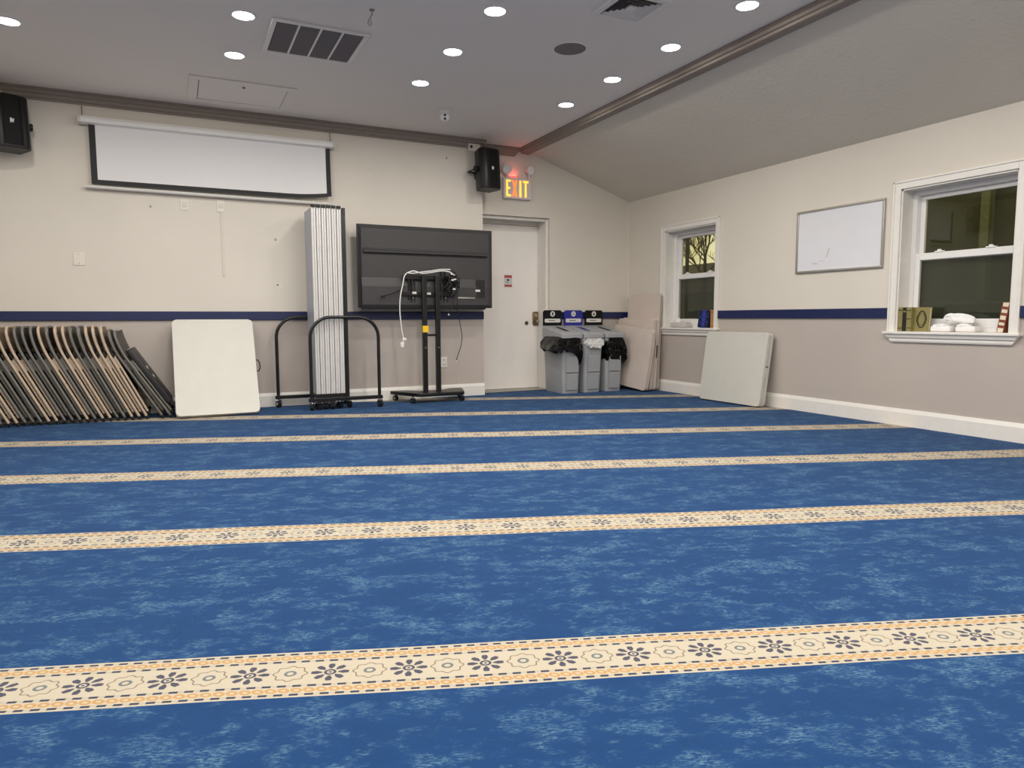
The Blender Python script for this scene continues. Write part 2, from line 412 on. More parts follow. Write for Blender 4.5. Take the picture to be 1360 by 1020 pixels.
struct(MB().box((-.022, -.006, BB), (0, 0, ZR - .005), .002), 'trim_10', 'plate_ivory', 'thin pale strip in the room corner behind the beige tables')
# door
door = thing('door_1', 'white painted exit door set deep in the wall with worn paint', None, (-1.63, R, 0), kind='structure')
MB().box((DX0 + .035, R, .008), (DX1 - .006, R + .045, 2.034), .003).build('door_leaf', 'door_paint', door)
fr = MB(); fr.box((DX0, R - .03, 0), (DX0 + .035, R + .1, 2.10)); fr.box((DX1 - .035, R + .046, 0), (DX1, R + .1, 2.10)); fr.box((DX0 + .035, R - .02, 2.038), (DX1, R + .1, 2.10))
fr.box((DX1 - .016, .10, 0), (DX1, R - .012, 2.10), .004); fr.box((DX1 - .03, .04, 0), (DX1, .10, 2.10), .004); fr.box((DX0, .05, 2.066), (DX1 - .03, .11, 2.10), .004)
fr.build('door_frame', 'white_trim', door)
MB().box((DX0, -.02, 0), (DX1, R + .06, .007), .002).build('threshold', 'steel', door)
c = on_y(711, 423, R - .01)
lk = MB().box((c.x - .038, R - .022, c.z - .085), (c.x + .038, R, c.z + .085), .02, 4).build('lock_plate', 'brass', door)
MB().cyl((c.x + .005, R - .06, c.z - .035), (c.x + .005, R - .02, c.z - .035), .019).cyl((c.x, R - .03, c.z + .04), (c.x, R - .02, c.z + .04), .021).build('thumb_turn', 'chrome', lk)
c = on_y(699, 429, R)
MB().cyl((c.x, R - .012, c.z), (c.x, R, c.z), .024).cyl((c.x, R - .02, c.z), (c.x, R - .012, c.z), .014).build('bore_cover', 'steel', door)
for (xx, yy, h_) in ((715, 385, .07), (715.5, 432, .05), (715.5, 448, .07)):
    c = on_y(xx, yy, R); MB().box((c.x - .006, R - .003, c.z - h_ / 2), (c.x + .008, R, c.z + h_ / 2)).build('strike_plate', 'steel', door)
a_, b_ = on_y(669.5, 365, R), on_y(680, 381.5, R)
st = thing('warning_sticker', 'small white and red camera warning sticker on the exit door', 'sticker', ((a_.x + b_.x) / 2, R - .001, b_.z))
MB().box((a_.x, R - .003, b_.z), (b_.x, R, a_.z)).build('sheet', 'label_white', st)
h_ = a_.z - b_.z; cx_ = (a_.x + b_.x) / 2
MB().box((a_.x + .003, R - .004, a_.z - .24 * h_), (b_.x - .003, R - .003, a_.z - .03 * h_)).build('red_bar', 'sticker_red', st)
MB().box((a_.x + .003, R - .004, b_.z + .03 * h_), (b_.x - .003, R - .003, b_.z + .2 * h_)).build('red_bar', 'sticker_red', st)
zc_ = b_.z + .55 * h_
MB().prism([(cx_ - .018, zc_ + .018), (cx_ + .016, zc_ + .012), (cx_ + .012, zc_ - .006), (cx_ - .014, zc_ - .002)], 'y', R - .0045, R - .003).box((cx_ - .022, R - .0045, zc_ - .03), (cx_ - .017, R - .003, zc_)).box((cx_ - .022, R - .0045, zc_ - .03), (cx_ + .004, R - .003, zc_ - .024)).build('camera_icon', 'ink_black', st)

# windows
def window(idx, y0, y1, label):
    wd = thing('window_%d' % idx, label, None, (0, (y0 + y1) / 2, WZ0), kind='structure')
    z0, z1 = WZ0, WZ1; XI = .125
    for nm, bx in (('casing', ((-.018, y0, z0), (0, y0 + CW, z1 + CW))), ('casing', ((-.018, y1 - CW, z0), (0, y1, z1 + CW))), ('casing', ((-.018, y1, z1), (0, y0, z1 + CW)))):
        MB().box(*bx, .004).build(nm, 'white_trim', wd)
    b = MB()
    b.box((-.026, y0 + CW - .016, z0), (-.016, y0 + CW, z1 + CW), .003); b.box((-.026, y1 - CW, z0), (-.016, y1 - CW + .016, z1 + CW), .003); b.box((-.026, y1 - CW, z1 + CW - .016), (-.016, y0 + CW, z1 + CW), .003)
    b.build('backband', 'white_trim', wd)
    b = MB(); t = .012
    b.box((-.002, y0 - t, z0), (XI + .03, y0, z1)); b.box((-.002, y1, z0), (XI + .03, y1 + t, z1)); b.box((-.002, y1, z1 - t), (XI + .03, y0, z1)); b.build('reveal_lining', 'white_trim', wd)
    MB().box((-.055, y1 - CW - .022, z0 - .004), (XI + .03, y0 + CW + .022, z0 + .018), .006).build('stool', 'white_trim', wd)
    pa = [(-.001, z0 - .07), (-.016, z0 - .07), (-.022, z0 - .058), (-.022, z0 - .042), (-.034, z0 - .03), (-.040, z0 - .004), (-.001, z0 - .004)]
    b = MB(); A = []; B = []
    for px_, pz in pa:
        cut = (z0 - pz) * .75; A.append(b.b.verts.new((px_, y0 + CW + .012 - cut, pz))); B.append(b.b.verts.new((px_, y1 - CW - .012 + cut, pz)))
    n = len(A); b.b.faces.new(A); b.b.faces.new(B[::-1])
    for i in range(n): b.b.faces.new((A[i], B[i], B[(i + 1) % n], A[(i + 1) % n]))
    b.build('apron', 'white_trim', wd, smooth=False)
    ya, yb = y0 - t, y1 + t; zb, zt = z0 + .018, z1 - t; FW = .036
    b = MB()
    b.box((XI, ya - FW, zb), (XI + .085, ya, zt), .003); b.box((XI, yb, zb), (XI + .085, yb + FW, zt), .003); b.box((XI, yb + FW, zt - FW), (XI + .085, ya - FW, zt), .003); b.box((XI, yb + FW, zb), (XI + .085, ya - FW, zb + .032), .003)
    b.build('window_frame', 'vinyl_white', wd)
    zm = 1.372
    def sash(nm, xs, za, zb_, rt, rb):
        sa, sb = ya - FW, yb + FW; sw = .04
        b = MB(); b.box((xs, sa - sw, za), (xs + .03, sa, zb_), .004); b.box((xs, sb, za), (xs + .03, sb + sw, zb_), .004); b.box((xs, sb + sw, zb_ - rt), (xs + .03, sa - sw, zb_), .004); b.box((xs, sb + sw, za), (xs + .03, sa - sw, za + rb), .004)
        o = b.build(nm, 'vinyl_white', wd)
        MB().box((xs + .012, sb + sw, za + rb), (xs + .016, sa - sw, zb_ - rt)).build('pane', 'glass', o)
        return o
    sash('upper_sash', XI + .046, zm - .03, zt - FW, .035, .055)
    lo = sash('lower_sash', XI + .008, zb + .032, zm + .03, .055, .07)
    for fy in (.25, .75):
        yy = ya - FW + (yb + FW - ya + FW) * fy
        MB().box((XI + .0, yy - .035, zm + .028), (XI + .034, yy + .035, zm + .04), .004).box((XI + .004, yy - .014, zm + .038), (XI + .022, yy + .014, zm + .052), .004).build('sash_lock', 'vinyl_white', lo)
    MB().box((XI + .078, yb + FW, zb + .03), (XI + .080, ya - FW, zm)).build('insect_screen', 'screen_mesh', wd)
    return wd
window(1, *WIN[0], 'white framed sash window showing a yellow dusk sky and bare branches')
window(2, *WIN[1], 'white framed sash window, dark outside, beside the whiteboard')

# ================================================================ OUTSIDE
GZ = -.45      # the ground outside lies lower than the hall floor
tag(MB().box((.25, -30, GZ - .2), (60, 60, GZ)).build('ground', 'asphalt', smooth=False), 'dark paved ground outside the windows', None, None, 'structure')
nb = thing('neighbouring_building', 'dark neighbouring building close outside the window by the whiteboard', 'building', (4.4, -3.4, GZ))
MB().box((3.4, -9, GZ), (6, .3, 3.6)).build('outer_wall', 'outside_wall', nb)
MB().box((3.0, -9.2, 3.6), (6.4, .5, 3.8), .02).build('roof', 'outside_roof', nb)
pp = on_x(1300, 300, 3.2)
MB().box((3.3, pp.y - .05, GZ), (3.4, pp.y + .05, 3.6)).build('downpipe', 'outside_post', nb)
hs = thing('low_house', 'low dark house roof beyond the window in the corner', 'building', (18, 16, GZ))
MB().box((16, 4, GZ), (22, 34, 2.1)).build('outer_wall', 'outside_wall', hs)
MB().prism([(15.6, 2.0), (22.4, 2.0), (19, 3.62)], 'y', 3.6, 34.4).build('roof', 'outside_roof', hs, smooth=False)
pt = on_x(913, 330, 5.0)
single(MB().cyl((5, pt.y, GZ), (5, pt.y, 6), .045, .035), 'utility_pole', 'bark', 'dark utility pole seen through the window in the corner', 'pole')
# a dark car parked close outside
mat('car_paint', (24, 26, 28), .25, var=.03, coat=.5); mat('car_glass', (18, 22, 22), .08, var=0)
cr = thing('parked_car', 'dark parked car just outside the window by the whiteboard', 'car', (2.2, -3.1, GZ))
b = MB().prism([(-5.3, .25), (-.95, .25), (-.85, .55), (-1.0, .72), (-1.9, .86), (-4.4, .9), (-5.3, .82), (-5.4, .5)], 'x', 1.35, 3.05); bmesh.ops.bevel(b.b, geom=list(b.b.edges), offset=.06, segments=2, profile=.5, affect='EDGES')
b.xf(Matrix.Translation((0, 0, GZ))).build('body', 'car_paint', cr)
b = MB()
V = [b.b.verts.new((x_, y_, z_ + GZ)) for x_, y_, z_ in ((1.42, -4.5, .86), (2.98, -4.5, .86), (2.98, -1.75, .84), (1.42, -1.75, .84), (1.62, -3.95, 1.40), (2.78, -3.95, 1.40), (2.78, -2.6, 1.42), (1.62, -2.6, 1.42))]
for f_ in ((0, 1, 5, 4), (1, 2, 6, 5), (2, 3, 7, 6), (3, 0, 4, 7)): b.b.faces.new([V[q] for q in f_])
b.build('cabin_glass', 'car_glass', cr, smooth=False)
b = MB().box((1.58, -4.0, 1.38 + GZ), (2.82, -2.55, 1.49 + GZ), .05, 3); b.build('roof', 'car_paint', cr)
for x_ in (1.42, 2.98):
    for y_ in (-4.5, -1.75):
        wh = MB().cyl((x_ - .09, y_, GZ + .31), (x_ + .09, y_, GZ + .31), .31, n=28).build('wheel', 'rubber', cr); MB().cyl((x_ - .1, y_, GZ + .31), (x_ + .1, y_, GZ + .31), .19, n=20).build('hub_cap', 'steel', wh)
# bare tree
tp = on_x(936, 350, 7.0); rnd = random.Random(5)
tb = MB()
def branch(p, d, L, r, lev):
    pts = [p]; rs = [r]; n = 5
    for i in range(n):
        d = (d + Vector((rnd.uniform(-.16, .16), rnd.uniform(-.16, .16), rnd.uniform(-.04, .14)))).normalized()
        p = p + d * L / n; pts.append(p); rs.append(max(.004, r * (1 - .75 * (i + 1) / n)))
        if lev < 5 and i >= (1 if lev else 2):
            for _ in range(1 if lev else 2):
                nd = (d + Vector((rnd.uniform(-1, 1), rnd.uniform(-1, 1), rnd.uniform(-.25, .5))) * .8).normalized(); branch(p, nd, L * rnd.uniform(.5, .68), rs[-1] * .75 + .003, lev + 1)
    tb.tube(pts, rs, 5)
fk = Vector((7.0, tp.y, 1.9))
tr = thing('bare_tree', 'leafless branching tree against the yellow sky outside the corner window', 'tree', (7.0, tp.y, GZ))
MB().tube([(7.0, tp.y, GZ), (7.02, tp.y + .02, 1.0), (7.0, tp.y, 2.0)], [.1, .07, .055], 10).build('trunk', 'bark', tr)
for dy, dz, L in ((1.0, .95, 1.1), (.5, 1, 1.3), (.1, 1, 1.4), (-.35, 1, 1.3), (-.9, .8, 1.1), (.8, .4, .9), (-1, .4, .9)):
    branch(fk, Vector((rnd.uniform(-.3, .3), dy, dz)).normalized(), L, .03, 1)
tb.build('branches', 'bark', tr)

# ================================================================ CEILING FITTINGS
LX = (-6.268, -4.85, -3.376, -1.945); LY0, LDY = -1.717, -.769
LBL = {(0, 0): 'round recessed ceiling light above the wall speaker at the far left', (0, 1): 'round recessed ceiling light between the ceiling hatch and the larger light beside the return grille',
       (1, 1): 'round recessed ceiling light closest to the left end of the return grille', (0, 2): 'round recessed ceiling light closest to the small dome camera',
       (1, 2): 'round recessed ceiling light, middle of the three in the row by the dome camera', (2, 2): 'round recessed ceiling light at the top centre, largest of the dome camera row',
       (0, 3): 'round recessed ceiling light nearest the exit sign along the ceiling fold', (1, 3): 'round recessed ceiling light second from the exit sign along the ceiling fold',
       (2, 3): 'round recessed ceiling light without glow just past the round ceiling speaker', (3, 3): 'round recessed ceiling light at the top edge beside the ceiling fold'}
ld = bpy.data.lights.new('downlight', 'AREA'); ld.shape = 'DISK'; ld.size = .13; ld.energy = LAMP_W; ld.color = LAMP_COL; ld.spread = math.radians(180)
def make_lamp():
    t = thing('recessed_light', 'x', 'ceiling light', (0, 0, ZC), group='recessed ceiling lights')
    MB().lathe([(.066, -.003), (.070, -.007), (.080, -.006), (.086, -.001), (.086, .0)], (0, 0, 0), 32).build('trim_ring', 'vinyl_white', t, local=True)
    MB().cyl((0, 0, -.0045), (0, 0, -.001), .068, n=32).build('lens', 'lens_glow', t, local=True)
    l = bpy.data.objects.new('downlight_glow', ld); COL.objects.link(l); l.parent = t; l.location = (0, 0, -.009)
    return t
lamp0 = make_lamp(); first = True
for j in range(11):
    for i, x in enumerate(LX):
        o = lamp0 if first else copy_tree(lamp0); first = False
        o.location = (x, LY0 + LDY * j, ZC)
        o['label'] = LBL.get((j, i), 'round recessed ceiling light further forward, out of the picture')
        if (j, i) not in LBL: o['group'] = 'recessed ceiling lights out of the picture'

# return air grille
g = thing('return_air_grille', 'large white framed return air grille with four dark louvre bays on the ceiling', 'vent', (-4.345, -2.225, ZC))
x0, x1, y0, y1 = -4.675, -4.015, -2.54, -1.91
b = MB(); fw = .035
for lo, hi in (((x0, y0), (x1, y0 + fw)), ((x0, y1 - fw), (x1, y1)), ((x0, y0 + fw), (x0 + fw, y1 - fw)), ((x1 - fw, y0 + fw), (x1, y1 - fw))): b.box((*lo, ZC - .014), (*hi, ZC), .004)
b.build('frame', 'white_trim', g)
MB().box((x0 + fw, y0 + fw, ZC - .002), (x1 - fw, y1 - fw, ZC - .0005)).build('backing', 'duct_dark', g)
bw = (x1 - x0 - 2 * fw) / 4
for i in range(1, 4): MB().box((x0 + fw + bw * i - .007, y0 + fw, ZC - .012), (x0 + fw + bw * i + .007, y1 - fw, ZC - .002)).build('divider_bar', 'white_trim', g)
for i in range(4):
    b = MB(); n = 26
    for q in range(n):
        yy = y0 + fw + (y1 - y0 - 2 * fw) * (q + .5) / n
        b.quads([(x0 + fw + bw * i + .008, yy - .006, ZC - .005), (x0 + fw + bw * (i + 1) - .008, yy - .006, ZC - .005), (x0 + fw + bw * (i + 1) - .008, yy + .006, ZC - .009), (x0 + fw + bw * i + .008, yy + .006, ZC - .009)], [(0, 1, 2, 3)])
    tag(b.build('louvre_bay', 'grille_grey', g, smooth=False), kind='stuff')
# access hatch
g = thing('ceiling_hatch', 'white attic access hatch with framed panel on the ceiling', 'hatch', (-4.72, -.76, ZC))
x0, x1, y0, y1, fw = -5.155, -4.29, -1.115, -.41, .075
b = MB()
for lo, hi in (((x0, y0), (x1, y0 + fw)), ((x0, y1 - fw), (x1, y1)), ((x0, y0 + fw), (x0 + fw, y1 - fw)), ((x1 - fw, y0 + fw), (x1, y1 - fw))): b.box((*lo, ZC - .013), (*hi, ZC), .005)
b.build('frame', 'ceiling_paint', g)
MB().box((x0 + fw, y0 + fw, ZC - .001), (x1 - fw, y1 - fw, ZC)).build('recess', 'ink_black', g)
MB().box((x0 + fw + .006, y0 + fw + .004, ZC - .007), (x1 - fw - .004, y1 - fw - .006, ZC - .001)).build('panel', 'ceiling_paint', g)
cx_ = (x0 + x1) / 2
MB().box((cx_ - .012, y0 + fw + .05, ZC - .02), (cx_ + .012, y0 + fw + .075, ZC - .007), .003).build('latch', 'steel', g)
# square diffuser
g = thing('ceiling_diffuser', 'square white four way air diffuser at the top edge of the picture', 'vent', (-2.6, -3.69, ZC))
cx_, cy_, hf = -2.607, -3.686, .185
def sq_ring(h0, z0, h1, z1):
    v = [(cx_ + sx * h0, cy_ + sy * h0, z0) for sx, sy in ((-1, -1), (1, -1), (1, 1), (-1, 1))] + [(cx_ + sx * h1, cy_ + sy * h1, z1) for sx, sy in ((-1, -1), (1, -1), (1, 1), (-1, 1))]
    return v, [(i, (i + 1) % 4, 4 + (i + 1) % 4, 4 + i) for i in range(4)]
MB().quads(*sq_ring(hf, ZC, hf - .008, ZC - .014)).quads(*sq_ring(hf - .008, ZC - .014, .145, ZC - .016)).build('frame', 'white_trim', g, smooth=False)
MB().box((cx_ - .144, cy_ - .144, ZC - .002), (cx_ + .144, cy_ + .144, ZC - .0005)).build('backing', 'duct_dark', g)
for h0 in (.14, .112, .084, .056): MB().quads(*sq_ring(h0, ZC - .017, h0 - .017, ZC - .004)).build('louvre', 'white_trim', g, smooth=False)
MB().box((cx_ - .03, cy_ - .03, ZC - .018), (cx_ + .03, cy_ + .03, ZC - .004), .004).build('centre_plate', 'white_trim', g)
# ceiling speaker
g = thing('ceiling_speaker', 'round grey flush ceiling speaker between the light rows', 'speaker', (-2.61, -2.916, ZC))
MB().cyl((-2.61, -2.916, ZC - .006), (-2.61, -2.916, ZC - .001), .118, n=48).build('grille', 'grille_grey', g)
MB().lathe([(.118, -.006), (.124, -.008), (.130, -.004), (.130, 0)], (-2.61, -2.916, ZC), 48).build('rim', 'ceiling_paint', g)
# turret camera
cc = Vector((-2.9, -1.03, ZC))
g = thing('dome_camera', 'small white turret security camera on the ceiling', 'camera', cc)
MB().lathe([(0, -.03), (.045, -.03), (.056, -.022), (.06, 0)], cc, 24).build('base', 'vinyl_white', g)
dv = (CAM - cc).normalized(); bc = cc + Vector((0, 0, -.05))
bl = MB().ball(bc, .046, 20).build('eyeball', 'vinyl_white', g)
upv = (Vector((0, 0, 1)) - dv * dv.z).normalized()
for s_ in (.016, -.016): MB().cyl(bc + dv * .038 + upv * s_, bc + dv * .048 + upv * s_, .0115).build('lens', 'ink_black', bl)
# hanging hook
h = on_z(494, 13, ZC)
MBh = MB().cyl((h.x, h.y, ZC - .004), (h.x, h.y, ZC), .018).tube([(h.x, h.y, ZC - .002), (h.x, h.y, ZC - .03), (h.x - .015, h.y, ZC - .055), (h.x - .028, h.y, ZC - .085), (h.x - .02, h.y, ZC - .105), (h.x - .005, h.y, ZC - .095), (h.x - .006, h.y, ZC - .06)], .0035, 6)
single(MBh, 'ceiling_hook', 'steel', 'small wire hook hanging from the ceiling past the grille', 'hook')

# ================================================================ WALL FITTINGS
# projection screen
YW = -S
tl, trr = on_y(105, 155, YW - .06), on_y(442, 190, YW - .06)
zt_ = 2.688; xl_, xr_ = tl.x, trr.x
ps = thing('projection_screen', 'pull down projection screen with black borders hung on the back wall', 'projection screen', ((xl_ + xr_) / 2, YW - .05, 2.07))
hp = [(YW - .085, zt_ - .06), (YW - .09, zt_ - .03), (YW - .075, zt_ - .005), (YW - .05, zt_), (YW - .015, zt_), (YW - .012, zt_ - .065), (YW - .05, zt_ - .072)]
MB().prism(hp, 'x', xl_, xr_).build('housing', 'vinyl_white', ps)
for xx in (xl_, xr_): MB().prism([(y - .004 if y < YW - .06 else y, z - .004 if z < zt_ - .05 else z + .004) for y, z in hp], 'x', xx - .012, xx + .012).build('end_cap', 'label_white', ps)
for xx in (xl_ + .02, xr_ - .02):
    MB().tube([(xx, YW, zt_ + .09), (xx, YW - .03, zt_ + .085), (xx, YW - .03, zt_ + .03), (xx, YW - .045, zt_ - .002)], .004, 6).build('hanging_hook', 'steel', ps)
fx0, fx1, fz0, fz1 = xl_ + .065, xr_ - .03, 2.10, zt_ - .06
def sheet(x0, x1, z0, z1, y):
    b = MB(); nx, nz_ = 40, 8; V = []
    for i in range(nx + 1):
        for j in range(nz_ + 1):
            fx, fz = i / nx, j / nz_; xx = x0 + (x1 - x0) * fx; zz = z0 + (z1 - z0) * fz
            q = (xx - fx0) / (fx1 - fx0); lift = max(0, (q - .8) / .2) ** 2 * (1 - (zz - fz0) / (fz1 - fz0)) ** 2
            V.append(b.b.verts.new((xx, y - .03 * lift, zz + .035 * lift)))
    for i in range(nx):
        for j in range(nz_): b.b.faces.new((V[i * (nz_ + 1) + j], V[(i + 1) * (nz_ + 1) + j], V[(i + 1) * (nz_ + 1) + j + 1], V[i * (nz_ + 1) + j + 1]))
    return b
sheet(fx0, fx1, fz0, fz1, YW - .048).build('screen_fabric', 'screen_white', ps)
for (a0, a1, c0, c1) in ((fx0, fx0 + .05, fz0, fz1), (fx1 - .045, fx1, fz0, fz1), (fx0 + .05, fx1 - .045, fz0, fz0 + .04)): sheet(a0, a1, c0, c1, YW - .050).build('black_border', 'ink_black', ps)
bl_ = on_y(113, 248, YW - .05); br_ = on_y(441, 272, YW - .05)
MB().cyl((bl_.x, YW - .045, 2.075), (br_.x, YW - .045, 2.063), .016, n=12).build('bottom_bar', 'label_white', ps)

# wall loudspeakers
def speaker(loc, rotz, tilt, label):
    t = thing('wall_speaker', label, 'speaker', loc, (tilt, 0, rotz), group='wall speakers')
    W, D, H = .27, .20, .44       # local: front faces -y
    pl = [(-W / 2, -D * .28), (-W / 2 + .03, -D * .5), (-.05, -D * .57), (.05, -D * .57), (W / 2 - .03, -D * .5), (W / 2, -D * .28), (W / 2 - .045, D * .5), (-W / 2 + .045, D * .5)]
    b = MB(); b.prism(pl, 'z', 0, H); bmesh.ops.bevel(b.b, geom=list(b.b.edges), offset=.012, segments=2, profile=.5, affect='EDGES')
    b.build('cabinet', 'black_plastic', t, local=True)
    gl = [(-W / 2 + .022, -D * .46), (-.05, -D * .585), (.05, -D * .585), (W / 2 - .022, -D * .46), (W / 2 - .03, -D * .40), (-W / 2 + .03, -D * .40)]
    g_ = MB().prism(gl, 'z', .02, H - .02).build('grille', 'grille_black', t, local=True, smooth=False)
    b = MB(); yl = -D * .59
    b.prism([(-.016, .20), (-.008, .20), (-.002, .215), (.003, .20), (.006, .20), (.014, .235), (.006, .235), (.002, .222), (-.002, .238), (-.016, .238)], 'y', yl - .002, yl)
    b.build('badge', 'label_white', t, local=True, smooth=False)
    br = MB().tube([(-W / 2 - .018, 0, H * .5), (-W / 2 - .018, D * .75, H * .5), (0, D * .8, H * .5), (W / 2 + .018, D * .75, H * .5), (W / 2 + .018, 0, H * .5)], .010, 8).build('yoke_bracket', 'black_metal', t, local=True)
    for s_ in (-1, 1): MB().cyl((s_ * (W / 2 - .005), 0, H * .5), (s_ * (W / 2 + .03), 0, H * .5), .032, n=20).build('bracket_knob', 'black_plastic', br, local=True)
    MB().box((-.04, D * .78, H * .5 - .06), (.04, D * .78 + .05, H * .5 + .06), .004).build('wall_plate', 'black_metal', t, local=True)
    return t
mat('grille_black', (10, 10, 11), .6, var=.15, vscale=500, bump=.4, bscale=1400, spec=.25)
sR = on_y(645, 252, -S - .13)
speaker((sR.x, -S - .19, 2.305), math.radians(12), math.radians(-4), 'black wall speaker beside the exit sign')
sL = on_y(6, 203, -S - .2)
speaker((-6.52, -S - .19, 2.305), math.radians(22), math.radians(-5), 'black wall speaker at the left edge, past the projection screen')
a_ = on_y(646, 190, -.1)
single(MB().tube([(sR.x + .01, -S - .16, 2.74), (sR.x + .005, -S - .1, 2.79), (sR.x, -S - .045, 2.84), (sR.x, -S - .04, 2.875)], .004, 6), 'speaker_cable', 'black_plastic', 'short black cable from speaker up to the crown moulding', 'cable')
c = on_y(625, 195, -S - .03)
sn = thing('motion_sensor', 'small white sensor box with black eye under the crown moulding', 'sensor', (c.x + .03, -S, c.z - .04))
MB().box((c.x - .03, -S - .05, c.z - .05), (c.x + .11, -S, c.z + .035), .008).build('sensor_case', 'plate_ivory', sn)
MB().ball((c.x, -S - .052, c.z - .002), .016, 12).build('sensor_eye', 'ink_black', sn)

# exit sign
c0, c1 = on_y(669, 235, -.06), on_y(705.5, 265, -.06)
ex0, ex1, ez0, ez1 = c0.x, c1.x, c1.z - .005, c0.z
es = thing('exit_sign', 'lit exit sign with two emergency lamp heads above the door', 'exit sign', ((ex0 + ex1) / 2, 0, ez0))
MB().box((ex0, -.055, ez0), (ex1, 0, ez1), .008, 3).build('housing', 'exit_face', es)
b = MB(); e = .014
b.box((ex0, -.062, ez0), (ex1, -.05, ez0 + e), .003); b.box((ex0, -.062, ez1 - e), (ex1, -.05, ez1), .003); b.box((ex0, -.062, ez0 + e), (ex0 + e, -.05, ez1 - e), .003); b.box((ex1 - e, -.062, ez0 + e), (ex1, -.05, ez1 - e), .003)
b.build('face_frame', 'exit_face', es)
lw = (ex1 - ex0 - .06) / 4; lz0, lz1 = ez0 + .024, ez1 - .024; hh = lz1 - lz0; t = .022; Yl = (-.0585, -.0545)
def L(i): return ex0 + .034 + i * lw
X_ = L(0); b = MB()
b.box((X_, Yl[0], lz0), (X_ + t, Yl[1], lz1)); b.box((X_ + t, Yl[0], lz0), (X_ + lw * .8, Yl[1], lz0 + t)); b.box((X_ + t, Yl[0], lz1 - t), (X_ + lw * .8, Yl[1], lz1)); b.box((X_ + t, Yl[0], lz0 + hh / 2 - t / 2), (X_ + lw * .68, Yl[1], lz0 + hh / 2 + t / 2))
b.build('letter', 'exit_amber', es, smooth=False)
X_ = L(1); wX = lw * .92; b = MB(); tt = t * 1.02
b.prism([(X_, lz1), (X_ + tt, lz1), (X_ + wX, lz0), (X_ + wX - tt, lz0)], 'y', *Yl); b.prism([(X_ + wX - tt, lz1), (X_ + wX, lz1), (X_ + tt, lz0), (X_, lz0)], 'y', Yl[0] - .0005, Yl[1])
b.build('letter', 'exit_red', es, smooth=False)
X_ = L(2) + lw * .3; MB().box((X_, Yl[0], lz0), (X_ + t * 1.1, Yl[1], lz1)).build('letter', 'exit_amber', es, smooth=False)
X_ = L(3) - lw * .08; b = MB(); b.box((X_, Yl[0], lz1 - t), (X_ + lw * .95, Yl[1], lz1)); b.box((X_ + lw * .475 - t / 2, Yl[0], lz0), (X_ + lw * .475 + t / 2, Yl[1], lz1 - t)); b.build('letter', 'exit_amber', es, smooth=False)
for px_, py_, dr in ((673.5, 225, Vector((-.55, -1, -.1))), (703, 226.5, Vector((.25, -1, -.15)))):
    c = on_y(px_, py_, -.05); dr.normalize()
    hd = MB().cyl(c - dr * .04, c + dr * .025, .035, .055, n=24).build('lamp_head', 'exit_face', es)
    MB().lathe([(.046, 0), (.042, .004), (.03, .002), (.026, .005), (.016, .003), (.012, .006), (.0, .006)], (0, 0, 0), 24).xf(Matrix.Translation(c + dr * .0245) @ dr.to_track_quat('Z', 'Y').to_matrix().to_4x4()).build('lamp_lens', 'vinyl_white', hd)
    MB().cyl((c.x, -.04, ez1 - .005), (c.x, -.045, c.z - .03), .012).build('lamp_swivel', 'exit_face', hd)
c = on_y(683, 230.5, -.045)
MB().box((c.x - .045, -.05, ez1 - .002), (c.x + .045, -.02, ez1 + .022), .01, 3).build('indicator_lens', 'exit_led', es)
rl = bpy.data.lights.new('exit_glow', 'AREA'); rl.energy = .16; rl.color = (1, .12, .1); rl.size = .1; rl.shape = 'DISK'
ro = bpy.data.objects.new('exit_glow', rl); COL.objects.link(ro); ro.parent = es; ro.location = Vector((c.x, -.035, ez1 + .03)) - es.location; ro.rotation_euler = (PI, 0, 0)

# whiteboard on the right wall
y0, y1, z0, z1 = -2.735, -3.64, 1.30, 1.872
wb = thing('whiteboard', 'small whiteboard with faint smudges and aluminium frame between the windows', 'whiteboard', (0, (y0 + y1) / 2, z0))
MB().box((-.012, y1 + .012, z0 + .012), (0, y0 - .012, z1 - .012)).build('board', 'board_white', wb)
for lo, hi in (((y1, z0), (y0, z0 + .02)), ((y1, z1 - .02), (y0, z1)), ((y1, z0 + .02), (y1 + .02, z1 - .02)), ((y0 - .02, z0 + .02), (y0, z1 - .02))): MB().box((-.022, lo[0], lo[1]), (0, hi[0], hi[1]), .004).build('frame_rail', 'aluminium', wb)
mat('smudge', (196, 192, 196), .5, var=.05); mat('smudge_pink', (214, 196, 200), .5, var=.05)
b = MB(); b.prism([(y0 - .33, z0 + .12), (y0 - .345, z0 + .15), (y0 - .36, z0 + .21), (y0 - .375, z0 + .205), (y0 - .355, z0 + .14)], 'x', -.0126, -.012); b.build('smudge', 'smudge', wb)
MB().prism([(y0 - .2, z0 + .075), (y0 - .25, z0 + .072), (y0 - .24, z0 + .085), (y0 - .19, z0 + .09)], 'x', -.0126, -.012).build('smudge', 'smudge', wb)
MB().prism([(y0 - .25, z0 + .098), (y0 - .33, z0 + .098), (y0 - .33, z0 + .103), (y0 - .25, z0 + .103)], 'x', -.0126, -.012).build('smudge', 'smudge_pink', wb)

